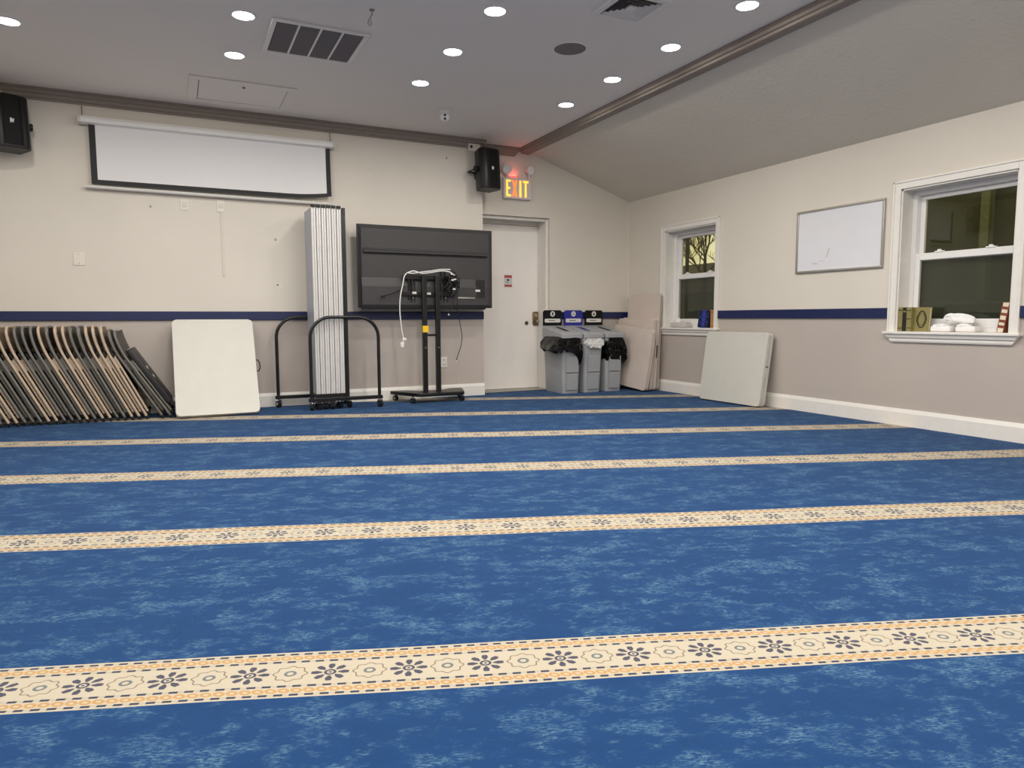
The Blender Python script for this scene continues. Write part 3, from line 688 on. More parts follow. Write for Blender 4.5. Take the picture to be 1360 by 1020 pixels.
# plates, raceway, small marks on the back wall
def plate(px, py, label, name, cat, w_=.075, h_=.118, kind='switch'):
    c = on_y(px, py, -S)
    t = thing(name, label, cat, (c.x, -S, c.z - h_ / 2))
    MB().box((c.x - w_ / 2, -S - .007, c.z - h_ / 2), (c.x + w_ / 2, -S, c.z + h_ / 2), .003).build('cover_plate', 'plate_ivory', t)
    if kind == 'outlet':
        for s_ in (-1, 1):
            q = MB().box((c.x - .017, -S - .009, c.z + s_ * .026 - .016), (c.x + .017, -S - .006, c.z + s_ * .026 + .016), .004).build('receptacle', 'label_white', t)
            MB().box((c.x - .008, -S - .0095, c.z + s_ * .026 - .004), (c.x - .005, -S - .009, c.z + s_ * .026 + .006)).box((c.x + .005, -S - .0095, c.z + s_ * .026 - .004), (c.x + .008, -S - .009, c.z + s_ * .026 + .006)).build('slots', 'ink_black', q)
    elif kind == 'jack':
        MB().box((c.x - .018, -S - .012, c.z - .02), (c.x + .018, -S - .006, c.z + .02), .004).build('jack', 'label_white', t)
    else:
        for s_ in (-1, 1): MB().cyl((c.x, -S - .0085, c.z + s_ * .042), (c.x, -S - .006, c.z + s_ * .042), .004).build('screw', 'steel', t)
    return t
plate(105, 344, 'blank ivory wall plate below the left end of the screen', 'blank_plate', 'wall plate', .09, .115)
plate(245, 272, 'ivory wall jack plate under the middle of the screen', 'jack_plate', 'wall plate', .075, .1, 'jack')
plate(293, 273.5, 'ivory wall jack plate with a thin raceway running down from it', 'jack_plate', 'wall plate', .07, .12, 'jack')
plate(589.5, 481, 'ivory wall outlet low on the wall behind the television stand', 'wall_outlet', 'outlet', .075, .118, 'outlet')
a_, b_ = on_y(293.5, 284, -S), on_y(299, 367, -S)
single(MB().box((a_.x - .006, -S - .008, b_.z), (a_.x + .014, -S, a_.z + .012), .003), 'cable_raceway', 'upper_paint', 'thin painted cable raceway running down the wall under a jack plate', 'raceway')
c = on_y(371, 379, -S)
t = thing('cable_hole_cover', 'round pale cable hole cover on the wall beside the room divider', 'wall plate', (c.x, -S, c.z - .035))
MB().cyl((c.x, -S - .005, c.z), (c.x, -S, c.z), .033, n=24).build('disc', 'plate_ivory', t); MB().cyl((c.x - .016, -S - .006, c.z + .004), (c.x - .016, -S - .004, c.z + .004), .009).build('hole', 'ink_grey', t)
for px_, py_, lb in ((200, 274, 'small worn screw anchor in the wall under the screen'), (366, 318, 'small dark screw hole in the wall near the room divider'), (593, 210, 'tiny screw anchor in the wall left of the speaker')):
    c = on_y(px_, py_, -S); single(MB().ball((c.x, -S, c.z), .011, 10, (1, .3, 1.2)), 'screw_anchor', 'steel', lb, 'anchor')

# ================================================================ FOLDING CHAIRS
def make_chair(fm, sm, deep=False):
    t = thing('folding_chair', 'x', 'chair', group='folded chairs leaning in a row')
    W = .44; r = .0115; L0 = .62; L1 = .27; bend = math.radians(22); rc = .075
    ex, ez = math.sin(bend), math.cos(bend)
    def up(h):          # profile of the back tube: straight, then kicked forward (+x)
        if h <= L0: return (0, h)
        q = (h - L0) / L1; a = bend * q ** 1.0      # gentle curve: the slope grows towards the top
        return (L1 * bend * q * q / 2, L0 + (h - L0) * (1 - bend * bend * q * q / 6))
    pts = []
    for h in [.012, .3, .55, .62, .66, .70, .74, .78]: x_, z_ = up(h); pts.append((x_, r, z_))
    hT = L0 + L1
    for i in range(7):
        a = PI / 2 * i / 6; h = hT - rc + rc * math.sin(a); x_, z_ = up(h); pts.append((x_, r + rc - rc * math.cos(a), z_))
    pts = pts + [(p[0], W - p[1], p[2]) for p in reversed(pts)]
    MB().tube(pts, r, 8).build('back_frame', fm, t, local=True)
    # front leg frame, folded against the back frame
    x0 = .027; p2 = [(x0, r + .024, .045), (x0, r + .024, .57), (x0, r + .04, .60), (x0, r + .07, .612)]
    p2 = p2 + [(p[0], W - p[1], p[2]) for p in reversed(p2)]
    MB().tube(p2, .0105, 8).build('front_leg_frame', fm, t, local=True)
    MB().cyl((x0, r + .024, .16), (x0, W - r - .024, .16), .007, n=8).build('crossbar', fm, t, local=True)
    MB().cyl((0, r, .11), (0, W - r, .11), .007, n=8).build('crossbar', fm, t, local=True)
    for y_ in (r, W - r): MB().cyl((0, y_, .0), (0, y_, .03), .0135, n=10).build('foot_cap', 'rubber', t, local=True)
    for y_ in (r + .024, W - r - .024): MB().cyl((x0, y_, .033), (x0, y_, .06), .0125, n=10).build('foot_cap', 'rubber', t, local=True)
    # backrest: shallow curved sheet wrapped on the tubes
    b = MB(); n = 10; V = []
    for j in range(5):
        for i in range(n + 1):
            fy = i / n; h = hT - .185 + .175 * j / 4; x_, z_ = up(h); cut = 0
            yy = .012 + (W - .024) * fy; dx = .017 - .012 * (1 - (2 * fy - 1) ** 2) if not deep else .012 + .042 * (1 - (2 * fy - 1) ** 2)
            if j == 4: yy = .05 + (W - .1) * fy
            V.append((x_ + dx, yy, z_))
    for k_ in range(len(V)): pass
    F = [(j * (n + 1) + i, j * (n + 1) + i + 1, (j + 1) * (n + 1) + i + 1, (j + 1) * (n + 1) + i) for j in range(4) for i in range(n)]
    b.quads(V, F); g_ = bmesh.ops.solidify(b.b, geom=list(b.b.faces), thickness=.004)
    b.build('backrest', fm, t, local=True)
    # seat pan folded flat
    if deep: MB().box((.030, .02, .12), (.086, W - .02, .695), .016, 3).build('seat', sm, t, local=True); MB().box((.02, .06, .3), (.034, .08, .5)).box((.02, W - .08, .3), (.034, W - .06, .5)).build('seat_support', sm, t, local=True)
    else: MB().box((.012, .045, .25), (.030, W - .045, .66), .0085, 3).build('seat', sm, t, local=True)
    for y_ in (.030, W - .034): MB().box((.002, y_, .50), (.034, y_ + .006, .60), .002).build('hinge_bracket', fm, t, local=True)
    sx_ = .086 if deep else .0302
    for z_ in (.47, .38): MB().box((sx_, .05, z_), (sx_ + .001, .12, z_ + .03)).build('paper_label', 'label_white', t, local=True)
    return t
protoB = make_chair('chair_beige', 'chair_seat'); protoG = make_chair('chair_grey', 'chair_seat'); protoD = make_chair('chair_grey', 'chair_seat', True)
used = set()
# feet positions along the wall, right to left, with colour (b beige, g grey)
seq = 'ggbbbggbbgbgggbbgggbbgg'
nb_, ng_ = 0, 0
ordw = ['first', 'second', 'third', 'fourth', 'fifth', 'sixth', 'seventh', 'eighth', 'ninth', 'tenth', 'eleventh', 'twelfth', 'thirteenth', 'fourteenth', 'fifteenth', 'sixteenth', 'seventeenth', 'eighteenth', 'nineteenth', 'twentieth', 'twenty-first', 'twenty-second', 'twenty-third']
for i, cch in enumerate(seq):
    pr = protoD if i == 0 else protoB if cch == 'b' else protoG
    o = pr if pr.name not in used else copy_tree(pr); used.add(pr.name)
    if i == 0: x, lean = -5.405, 32
    elif i == 1: x, lean = -5.475, 30.3
    else: x, lean = -5.60 - .0562 * (i - 2), 25.5 - .12 * (i % 3)
    o.rotation_euler = (0, -math.radians(lean), math.radians(((i * 37) % 7 - 3) * .25))
    o.location = (x, -.625 + ((i * 53) % 11 - 5) * .002, .006)
    cn = 'beige' if cch == 'b' else 'grey'
    if i == 0: o['label'] = 'grey metal folding chair at the front of the row, black seat showing'
    elif i == 1: o['label'] = 'grey metal folding chair leaning directly behind the front one'
    else: o['label'] = '%s metal folding chair, %s from the white table end of the leaning row' % (cn, ordw[i])

# ================================================================ FOLDING TABLES
def frame_from(o, ux, uy):
    ux = ux.normalized(); uz = ux.cross(uy).normalized(); uy = uz.cross(ux)
    m = Matrix((ux, uy, uz)).transposed().to_4x4(); m.translation = o; return m
def table(name, label, cat, M, W, H, T, m, handle=None, seam=True, notch=None, legs=False, group=None):
    """folded table: local x across the face, y up the face, z out of the face (towards the viewer)"""
    t = bpy.data.objects.new(name, None); COL.objects.link(t); t.matrix_world = M; t.rotation_mode = 'XYZ'; MW[t.name] = M.copy(); tag(t, label, cat, group)
    rad = .035
    def slab(z0, z1):
        b = MB(); pts = []
        for cx_, cy_, a0 in ((W - rad, rad, -PI / 2), (W - rad, H - rad, 0), (rad, H - rad, PI / 2), (rad, rad, PI)):
            for k_ in range(6): a = a0 + PI / 2 * k_ / 5; pts.append((cx_ + rad * math.cos(a), cy_ + rad * math.sin(a)))
        b.prism(pts, 'z', z0, z1)
        es = [e for e in b.b.edges if abs(e.verts[0].co.z - e.verts[1].co.z) < 1e-6]
        bmesh.ops.bevel(b.b, geom=es, offset=.007, segments=2, profile=.5, affect='EDGES'); return b
    hT = T / 2 - .003
    slab(T - hT, T).build('table_half', m, t, local=True); slab(0, hT).build('table_half', m, t, local=True)
    MB().box((.03, .02, hT - .002), (W - .03, H - .02, T - hT + .002)).build('seam_core', 'ink_grey', t, local=True)
    if handle == 'loop':
        MB().tube([(W - .01, H * .44, T / 2), (W + .02, H * .44, T / 2), (W + .035, H * .47, T / 2), (W + .037, H * .5, T / 2), (W + .035, H * .53, T / 2), (W + .02, H * .56, T / 2), (W - .01, H * .56, T / 2)], .006, 8).build('carry_handle', 'black_plastic', t, local=True)
    if handle == 'slot':
        MB().box((W - .004, H * .40, T * .28), (W + .003, H * .53, T * .8), .002).build('carry_handle', m, t, local=True)
        MB().box((W - .001, H * .53, T * .3), (W + .002, H * .55, T * .75)).build('latch', 'ink_grey', t, local=True)
    if handle == 'bar':
        MB().box((W - .004, H * .45, T * .2), (W + .004, H * .62, T * .6), .002).build('carry_handle', 'ink_black', t, local=True)
    if legs:
        for xx in (.1, W - .1): MB().cyl((xx, -.004, T * .5), (xx, .03, T * .5), .012, n=10).build('leg_end', 'steel', t, local=True)
    if notch:
        for k_ in range(3): MB().box((W * (.12 + .3 * k_), H - .004, T * .4), (W * (.28 + .3 * k_), H + .003, T * .6), .001).build('hinge', 'steel', t, local=True)
    return t
# white table by the chairs: stands on its short edge, leaning back on the wall
bl, br = on_z(234, 556, .012), on_z(347, 550, .012)
yb = -.745; tl = on_y(226.5, 427, -S - .085); th = math.atan2(-S - .085 - yb, tl.z)
Ht = math.hypot(-S - .075 - yb - .045, tl.z) - .01
Mx = frame_from(Vector((bl.x, yb + .045, .003)), Vector((1, 0, 0)), Vector((0, -S - .075 - yb - .045, tl.z)))
table('folding_table', 'white folding table leaning beside the folding chairs', 'table', Mx, br.x - bl.x, Ht, .05, 'table_white', 'loop', notch=True, group='folded tables')
# white table under the windows
P0, P1 = on_z(933, 529, 0), on_z(1006, 541, 0)
q0, q1 = on_x(941, 441, -.075), on_x(1022, 441, -.075)
Mx = frame_from(Vector((-.145, q0.y - .03, .003)), Vector((0, -1, 0)), Vector((.105, 0, .735)))
table('folding_table', 'white folding table leaning on the wall under the whiteboard side of the corner window', 'table', Mx, q0.y - q1.y + .0, .735, .075, 'table_white', 'slot', group='folded tables')
# beige stack in the corner, leaning on the right wall
def beige(xb, xt, yb_, W, H, T, label, tw=0, handle=None, legs=False, z=.012, yaw=0):
    dx = Vector((-math.sin(yaw), -math.cos(yaw), 0)); up_ = Vector((xt - xb, 0, H))
    Mx = frame_from(Vector((xb, yb_, z)), dx, up_)
    if tw: Mx = Mx @ Matrix.Translation((W, 0, 0)) @ Matrix.Rotation(tw, 4, 'Z') @ Matrix.Translation((-W, 0, 0))
    return table('folding_table', label, 'table', Mx, W, H, T, 'table_warm', handle, legs=legs, group='folded tables')
beige(-.075, -.035, -.10, .66, 1.17, .028, 'tall beige folding table, topmost one standing in the corner behind the others')
beige(-.135, -.085, -.06, .72, .88, .04, 'beige folding table in the corner, just behind the front two', 0, 'bar')
beige(-.19, -.14, -.05, .735, .87, .04, 'beige folding table in the corner, pressed between its neighbours')
beige(-.325, -.265, -.085, .73, .735, .05, 'beige folding table at the front of the corner stack, beside the bins', -.09, yaw=math.radians(-4))

# ================================================================ WASTE BINS
def rrect(x0, x1, y0, y1, r, n=4):
    pts = []
    for cx_, cy_, a0 in ((x1 - r, y0 + r, -PI / 2), (x1 - r, y1 - r, 0), (x0 + r, y1 - r, PI / 2), (x0 + r, y0 + r, PI)):
        for k_ in range(n + 1): a = a0 + PI / 2 * k_ / n; pts.append((cx_ + r * math.cos(a), cy_ + r * math.sin(a)))
    return pts
def waste_bin(x, yf, label, sign, icon, bag, lim, label_bag, seed, slot_m):
    Wt, Dt = .272, .50; H = .70
    t = thing('waste_bin', label, 'waste bin', (x, yf + Dt / 2, 0), group='slim waste bins')
    # local: x across, -y towards the room
    b = MB(); rings = []
    for z_, s_ in ((0, .80), (.02, .82), (.30, .89), (.62, .985), (.63, 1.0), (H, 1.0)):
        rings.append([b.b.verts.new((p[0], p[1], z_)) for p in rrect(-Wt / 2 * s_, Wt / 2 * s_, -Dt / 2 * (1 - (1 - s_) * .6), Dt / 2 * (1 - (1 - s_) * .6), .045 * s_)])
    n = len(rings[0])
    for A, B in zip(rings, rings[1:]):
        for k_ in range(n): b.b.faces.new((A[k_], A[(k_ + 1) % n], B[(k_ + 1) % n], B[k_]))
    b.b.faces.new(rings[0][::-1]); bd = b.build('body', 'bin_grey', t, local=True)
    # moulded front panels
    yq = -Dt / 2 * .90
    for z0, z1, o_ in ((.035, .235, .0), (.245, .44, -.0115)):
        w0 = Wt * .28 + z0 * .03
        v = [(-w0, yq - .002 + .0 - z0 * .055, z0), (w0, yq - .002 - z0 * .055, z0), (w0, yq - .002 - z1 * .055, z1), (-w0, yq - .002 - z1 * .055, z1)]
        v2 = [(a * .96, c_ - .008, d + (.006 if d == z0 else -.006)) for a, c_, d in v]
        MB().quads(v + v2, [(0, 1, 5, 4), (1, 2, 6, 5), (2, 3, 7, 6), (3, 0, 4, 7), (4, 5, 6, 7)]).build('front_panel', 'bin_grey', t, local=True, smooth=False)
    # lid sloping down to the front
    zf, zk = .715, .80
    b = MB(); base = rrect(-Wt / 2 - .004, Wt / 2 + .004, -Dt / 2 - .015, Dt / 2 + .01, .03)
    top = rrect(-Wt / 2 + .004, Wt / 2 - .004, -Dt / 2 + .01, Dt / 2 - .0, .03)
    zl = lambda y: zf + (zk - zf) * (y + Dt / 2) / Dt
    A = [b.b.verts.new((p[0], p[1], .655)) for p in base]; B = [b.b.verts.new((p[0], p[1], zl(p[1]) - .018)) for p in base]; C_ = [b.b.verts.new((p[0], p[1], zl(p[1]))) for p in top]
    n = len(A)
    for P, Q in ((A, B), (B, C_)):
        for k_ in range(n): b.b.faces.new((P[k_], P[(k_ + 1) % n], Q[(k_ + 1) % n], Q[k_]))
    b.b.faces.new(C_)
    lid = b.build('lid', 'bin_grey', t, local=True)
    sy0, sy1, sw = -.14, .13, .028
    v = [(-sw, sy0, zl(sy0) + .0015), (sw, sy0, zl(sy0) + .0015), (sw, sy1, zl(sy1) + .0015), (-sw, sy1, zl(sy1) + .0015)]
    MB().quads(v, [(0, 1, 2, 3)]).build('slot', slot_m, lid, local=True)
    v = [(-sw - .012, sy0 - .012, zl(sy0 - .012) + .0008), (sw + .012, sy0 - .012, zl(sy0 - .012) + .0008), (sw + .012, sy1 + .012, zl(sy1 + .012) + .0008), (-sw - .012, sy1 + .012, zl(sy1 + .012) + .0008)]
    # sign panel at the back
    yb_ = Dt / 2 - .012; Ws = .262
    pts = [(-Ws / 2, .79), (Ws / 2, .79), (Ws / 2, .965), (Ws / 2 - .02, .985), (-Ws / 2 + .02, .985), (-Ws / 2, .965)]
    sp_ = MB().prism(pts, 'y', yb_ - .006, yb_ + .006).build('sign_panel', sign, t, local=True, smooth=False)
    MB().cyl((0, yb_ - .0075, .94), (0, yb_ - .006, .94), .033, n=28).build('icon_disc', 'label_white', sp_, local=True)
    b = MB(); yi = (yb_ - .0085, yb_ - .0075)
    if icon == 'trash': b.prism([(-.011, .958), (.011, .958), (.009, .922), (-.009, .922)], 'y', *yi)
    elif icon == 'recycle':
        for a in range(3):
            th_ = a * 2 * PI / 3 + PI / 2; c_ = (.013 * math.cos(th_), .94 + .013 * math.sin(th_)); b.prism([(c_[0] + .010 * math.cos(th_ + q), c_[1] + .010 * math.sin(th_ + q)) for q in (0, 2.1, 4.2)], 'y', *yi)
    else: b.prism([(-.016, .926), (.016, .926), (0, .958)], 'y', *yi)
    b.build('icon', 'ink_black' if sign == 'sign_black' else 'sign_blue', sp_, local=True, smooth=False)
    pill = rrect(-Ws / 2 + .02, Ws / 2 - .02, .835, .882, .014)
    MB().prism(pill, 'y', yb_ - .0075, yb_ - .006).build('label_strip', 'label_white', sp_, local=True, smooth=False)
    MB().box((-.06, yb_ - .0085, .855), (.035, yb_ - .0075, .864)).build('lettering', 'ink_grey', sp_, local=True, smooth=False)
    # liner bag folded over the rim
    rnd2 = random.Random(seed); b = MB(); nl = 14; nn = 96; rows = []
    for j in range(nl):
        f = j / (nl - 1); row = []
        for k_ in range(nn):
            a = 2 * PI * k_ / nn; cx_, cy_ = math.cos(a), math.sin(a)
            sx = abs(cx_) ** .45 * (1 if cx_ >= 0 else -1); sy_ = abs(cy_) ** .45 * (1 if cy_ >= 0 else -1)
            hang, bulge = label_bag(a)
            nv = noise.noise(Vector((cx_ * 3 + seed, cy_ * 3, f * 2.2))); nv2 = noise.noise(Vector((cx_ * 9 + seed, cy_ * 9, f * 7)))
            pr = 4 * f * (1 - f) if f < .97 else .05
            out = .006 + bulge * (f * 1.3 if f < .77 else (1 - f) * 4.35 * .95) + pr * .010 + pr * .034 * nv + .024 * nv2 * min(1, f * 3)
            z_ = .672 - f * (hang + .05 * nv)
            ox = max(.004, out); ox = min(ox, lim[1] if sx > 0 else lim[0])
            row.append(b.b.verts.new((sx * (Wt / 2 + ox), sy_ * (Dt / 2 + max(.004, out)), z_)))
        rows.append(row)
    for A, B in zip(rows, rows[1:]):
        for k_ in range(nn): b.b.faces.new((A[k_], A[(k_ + 1) % nn], B[(k_ + 1) % nn], B[k_]))
    b.build('liner_bag', bag, t, local=True)
    return t
def gs(a, c, w_): d = (a - c + PI) % (2 * PI) - PI; return math.exp(-(d / w_) ** 2)
LB1 = lambda a: (.17 + .15 * gs(a, -1.15, .35) + .02 * gs(a, PI, .6), .03 + .17 * gs(a, PI + .5, .6) + .05 * gs(a, -1.2, .4))
LB2 = lambda a: (.09 + .07 * gs(a, -1.5, .6), .015 + .05 * gs(a, -.6, .4))
LB3 = lambda a: (.27 + .08 * gs(a, -.6, .6), .02 + .05 * gs(a, -.5, .5))
BY = -.535
waste_bin(-1.158, BY, 'grey slim waste bin with black sign and black bag, nearest the door', 'sign_black', 'trash', 'bag_black', (.2, .011), LB1, 3, 'ink_black')
waste_bin(-.86, BY, 'grey slim waste bin with blue sign and white bag, middle one', 'sign_blue', 'recycle', 'bag_white', (.011, .011), LB2, 11, 'sign_blue')
waste_bin(-.56, BY, 'grey slim waste bin with black sign, beside the beige tables', 'sign_black', 'organic', 'bag_black', (.011, .045), LB3, 23, 'ink_black')

# ================================================================ ROOM DIVIDER
def caster(parent, p, m='black_plastic', s=1.0, ang=0.0):
    """swivel caster with its wheel on the floor under p=(x,y); top plate at height h"""
    x, y, h = p; r = .033 * s
    ca, sa = math.cos(ang), math.sin(ang)
    o = MB().cyl((x, y, h - .012), (x, y, h), .010 * s, n=10).box((x - .022 * s, y - .022 * s, r * 1.75), (x + .022 * s, y + .022 * s, h - .010), .008).build('caster', 'chrome', parent)
    MB().cyl((x - ca * .014, y - sa * .014, r), (x + ca * .014, y + sa * .014, r), r, n=20).build('wheel', 'rubber', o)
    b = MB()
    for s_ in (-1, 1): b.cyl((x + s_ * ca * .0142, y + s_ * sa * .0142, r), (x + s_ * ca * .018, y + s_ * sa * .018, r), r * .45, n=14)
    b.build('hub', 'chrome', o)
    return o
fl, frr = on_y(412.5, 274, -.65), on_y(453.5, 275, -.65)
YD0, YD1 = -.65, -.27; NP = 6
xa, xb = fl.x, frr.x - .002; pw = (xb - xa) / NP; ZB, ZT = .155, 1.965
rd = thing('room_divider', 'folded rolling room divider with silver panels and black arched end frames', 'room divider', ((xa + xb) / 2, (YD0 + YD1) / 2, 0))
for i in range(NP):
    x0 = xa + pw * i
    p = MB().box((x0 + .002, YD0 + .02, ZB), (x0 + pw - .002, YD1, ZT - .012)).build('panel', 'poly_grey', rd, smooth=False)
    b = MB(); poly = []
    hw = (pw - .004) / 2
    for s_ in (0, 1):
        c0 = x0 + .002 + hw * (s_ + .5)
        poly += [(c0 - hw / 2 * math.cos(a), YD0 + .018 - hw * .62 * math.sin(a)) for a in [PI * q / 12 for q in range(0 if s_ == 0 else 1, 13)]]
    poly = [(x0 + .002, YD0 + .03)] + poly + [(x0 + pw - .002, YD0 + .03)]
    b.prism(poly, 'z', ZB, ZT - .012); b.build('edge_profile', 'silver', p)
    MB().box((x0 + .004, YD0 - .004, ZT - .012), (x0 + pw - .006, YD0 + .035, ZT + .016), .003).build('top_cap', 'black_plastic', p)
    for zz in [ZB + .03 + .3 * q for q in range(7)]: pass
MB().box((xb + .002, YD0 - .012, .11), (xb + .034, YD0 + .03, ZT - .002), .004).build('end_post', 'black_metal', rd)
MB().box((xa, YD0 - .008, .118), (xb + .034, YD1, ZB), .004).build('bottom_rail', 'black_metal', rd)
def arch(x0, x1, y, zb, zt, rr):
    pts = [(x0, y, zb)] + [(x0, y, zt - rr - .02)] + arc((x0 + rr, zt - rr), rr, PI, PI / 2, 10, 'xz', y) + arc((x1 - rr, zt - rr), rr, PI / 2, 0, 10, 'xz', y) + [(x1, y, zb)]
    return MB().tube(pts, .0165, 10)
yA = -.69; pa0, pa1 = on_y(414, 520, yA), on_y(504, 520, yA)
arch(pa0.x, pa1.x, yA, .11, .905, .2).build('arch_frame', 'black_metal', rd)
MB().box((pa0.x - .03, yA - .02, .085), (pa1.x + .03, yA + .02, .12), .004).build('base_bar', 'black_metal', rd)
yB = -.27; pb0 = on_y(369.5, 520, yB); xb1 = pb0.x + (pa1.x - pa0.x)
arch(pb0.x, xb1, yB, .11, .905, .2).build('arch_frame', 'black_metal', rd)
MB().box((pb0.x - .03, yB - .02, .085), (xb1 + .03, yB + .02, .12), .004).build('base_bar', 'black_metal', rd)
for (x_, y_, a_) in ((pb0.x, yB, .4), (xb1, yB, .2), (pa1.x + .005, yA, .3), (pa0.x, yA, -.4), (pa0.x + .07, yA + .03, .7), (pa0.x + .14, yA + .05, .1), (pa0.x + .21, yA + .04, -.3), (pa0.x + .28, yA + .06, .5), (pa0.x + .38, yA + .08, .2)):
    caster(rd, (x_, y_, .088), s=1.12, ang=a_)

# ================================================================ TELEVISION ON STAND
YT = -.36
c0 = on_y(473.9, 296.5, YT); c1 = on_y(654, 409.2, YT)
tx0, tx1, tz0, tz1 = c0.x, c1.x, c1.z, c0.z
def T(px, py, y=YT): p = on_y(px, py, y); return p.x, p.z
tv = thing('television', 'large flat television seen from the back, screen to the wall', 'television', ((tx0 + tx1) / 2, YT, tz0))
MB().box((tx0, YT + .005, tz0), (tx1, YT + .045, tz1), .006).build('display_panel', 'tv_dark', tv)
i0 = .035; b = MB()
v = [(tx0 + .008, YT + .004, tz0 + .01), (tx1 - .008, YT + .004, tz0 + .01), (tx1 - .008, YT + .004, tz1 - .008), (tx0 + .008, YT + .004, tz1 - .008), (tx0 + i0, YT - .02, tz0 + .03), (tx1 - i0 - .015, YT - .02, tz0 + .03), (tx1 - i0 - .015, YT - .02, tz1 - .045), (tx0 + i0, YT - .02, tz1 - .045)]
b.quads(v, [(0, 1, 5, 4), (1, 2, 6, 5), (2, 3, 7, 6), (3, 0, 4, 7), (4, 5, 6, 7)]); b.build('back_shell', 'tv_plastic', tv, smooth=False)
zr = T(484, 333)[1]
MB().prism([(YT - .02, zr + .035), (YT - .03, zr + .02), (YT - .05, zr), (YT - .05, zr - .012), (YT - .02, zr - .012)], 'x', tx0 + .05, tx1 - .075).build('ledge', 'tv_plastic', tv, smooth=False)
MB().prism([(YT - .02, zr - .02), (YT - .021, zr - .035), (YT - .02, zr - .035)], 'x', tx0 + .05, tx1 - .075).build('vent_groove', 'ink_black', tv, smooth=False)
ze = T(476, 367)[1]; zl = tz0 + .012
eb = MB().prism([(YT - .02, ze), (YT - .034, ze - .006), (YT - .055, ze - .1), (YT - .055, zl + .02), (YT - .045, zl), (YT, zl - .03), (YT, ze)], 'x', tx0 + .025, tx1 - .09).build('electronics_housing', 'tv_plastic', tv, smooth=False)
a0 = T(630, 372); a1 = T(640, 396)
MB().box((a0[0], YT - .0565, a1[1]), (a1[0] + .015, YT - .05, a0[1])).build('port_recess', 'tv_dark', eb)
p = T(631, 386.5); MB().box((p[0] - .02, YT - .062, p[1] - .012), (p[0] + .035, YT - .055, p[1] + .012), .002).build('port_label', 'label_white', eb)
p = T(605, 396); q = T(628, 396); MB().box((p[0], YT - .064, p[1] - .008), (q[0], YT - .055, p[1] + .008), .004).build('rating_strip', 'aluminium', eb)
p = T(604, 402); q = T(640, 404); MB().box((p[0], YT - .060, q[1] - .012), (q[0], YT - .055, q[1] + .012), .002).build('lower_strip', 'tv_plastic', eb)
for px_ in (546, 589):
    x_, z_ = T(px_, 372); z1_ = T(px_, 402)[1]
    MB().box((x_ - .028, YT - .058, z1_), (x_ - .012, YT - .05, z_)).box((x_ + .012, YT - .058, z1_), (x_ + .028, YT - .05, z_)).build('mount_slot', 'ink_black', eb)
    x_, z_ = T(px_, 396); MB().cyl((x_, YT - .064, z_), (x_, YT - .054, z_), .008).build('mount_bolt', 'label_white', eb)
# stand
YC = -.485
ts = thing('television_stand', 'black rolling television stand with two posts and low base', 'stand', (-2.85, -.45, 0))
cols = []
for pa, pb in ((562.3, 568.3), (579.8, 585.6)):
    l_, r_ = on_y(pa, 460, YC).x, on_y(pb, 460, YC).x; cols.append((l_, r_))
    zt_ = on_y(565, 366, YC).z
    MB().box((l_, YC, .08), (r_, YC + .045, zt_), .004).build('post', 'black_metal', ts)
zz = on_y(574, 445, YC).z
MB().box((cols[0][1], YC + .01, zz - .012), (cols[1][0], YC + .035, zz + .012), .002).build('cross_brace', 'black_metal', ts)
# mounting plate and arms
pz0, pz1 = on_y(560, 390, YC).z, on_y(560, 368, YC).z; px0, px1 = on_y(536, 380, YC).x, on_y(606, 380, YC).x
for z_ in (pz0, pz1): MB().box((px0, YC + .045, z_ - .022), (px1, YC + .055, z_ + .022), .003).build('mount_rail', 'black_metal', ts)
for px_ in (545.5, 549.5, 588, 593):
    l_ = on_y(px_, 380, YC).x; MB().box((l_ - .008, YC + .05, pz0 - .06), (l_ + .008, YC + .069, pz1 + .075), .002).build('mount_arm', 'black_metal', ts)
MB().box((on_y(560, 380, YC).x - .09, YC + .04, pz0 - .002), (on_y(560, 380, YC).x - .045, YC + .044, pz0 + .02)).build('spec_label', 'label_white', ts)
MB().box((cols[0][1] + .012, YC + .04, pz0 - .008), (cols[0][1] + .055, YC + .044, pz0 + .014)).build('spec_label', 'label_white', ts)
c = on_y(565.5, 437, YC - .003); MB().box((cols[0][0] - .003, YC - .003, c.z - .035), (cols[0][1] + .008, YC + .02, c.z + .035), .001).build('yellow_tag', 'tape_yellow', ts)
for l_, r_ in cols:
    c = on_y(566, 462, YC); MB().cyl(((l_ + r_) / 2, YC - .003, c.z), ((l_ + r_) / 2, YC, c.z), .007).build('bolt', 'chrome', ts)
bp = [(-3.28, -.25), (-3.265, -.29), (-3.10, -.64), (-3.06, -.665), (-2.585, -.655), (-2.565, -.63), (-2.45, -.28), (-2.46, -.25), (-2.60, -.25), (-2.72, -.38), (-2.98, -.38), (-3.1, -.25)]
b = MB().prism(bp, 'z', .072, .108); bmesh.ops.bevel(b.b, geom=list(b.b.edges), offset=.006, segments=2, profile=.5, affect='EDGES'); b.build('base', 'black_metal', ts)
for px_, py_, dx_, dy_ in ((520.5, 532.2, 0, 0), (548.6, 537, 0, 0), (613.5, 533.5, 0, 0), (607, 527.3, 0, 0)):
    c = on_z(px_, py_ - 1, 0); caster(ts, (min(max(c.x, -3.225), -2.475), min(c.y, -.27), .074), s=.9, ang=.5)
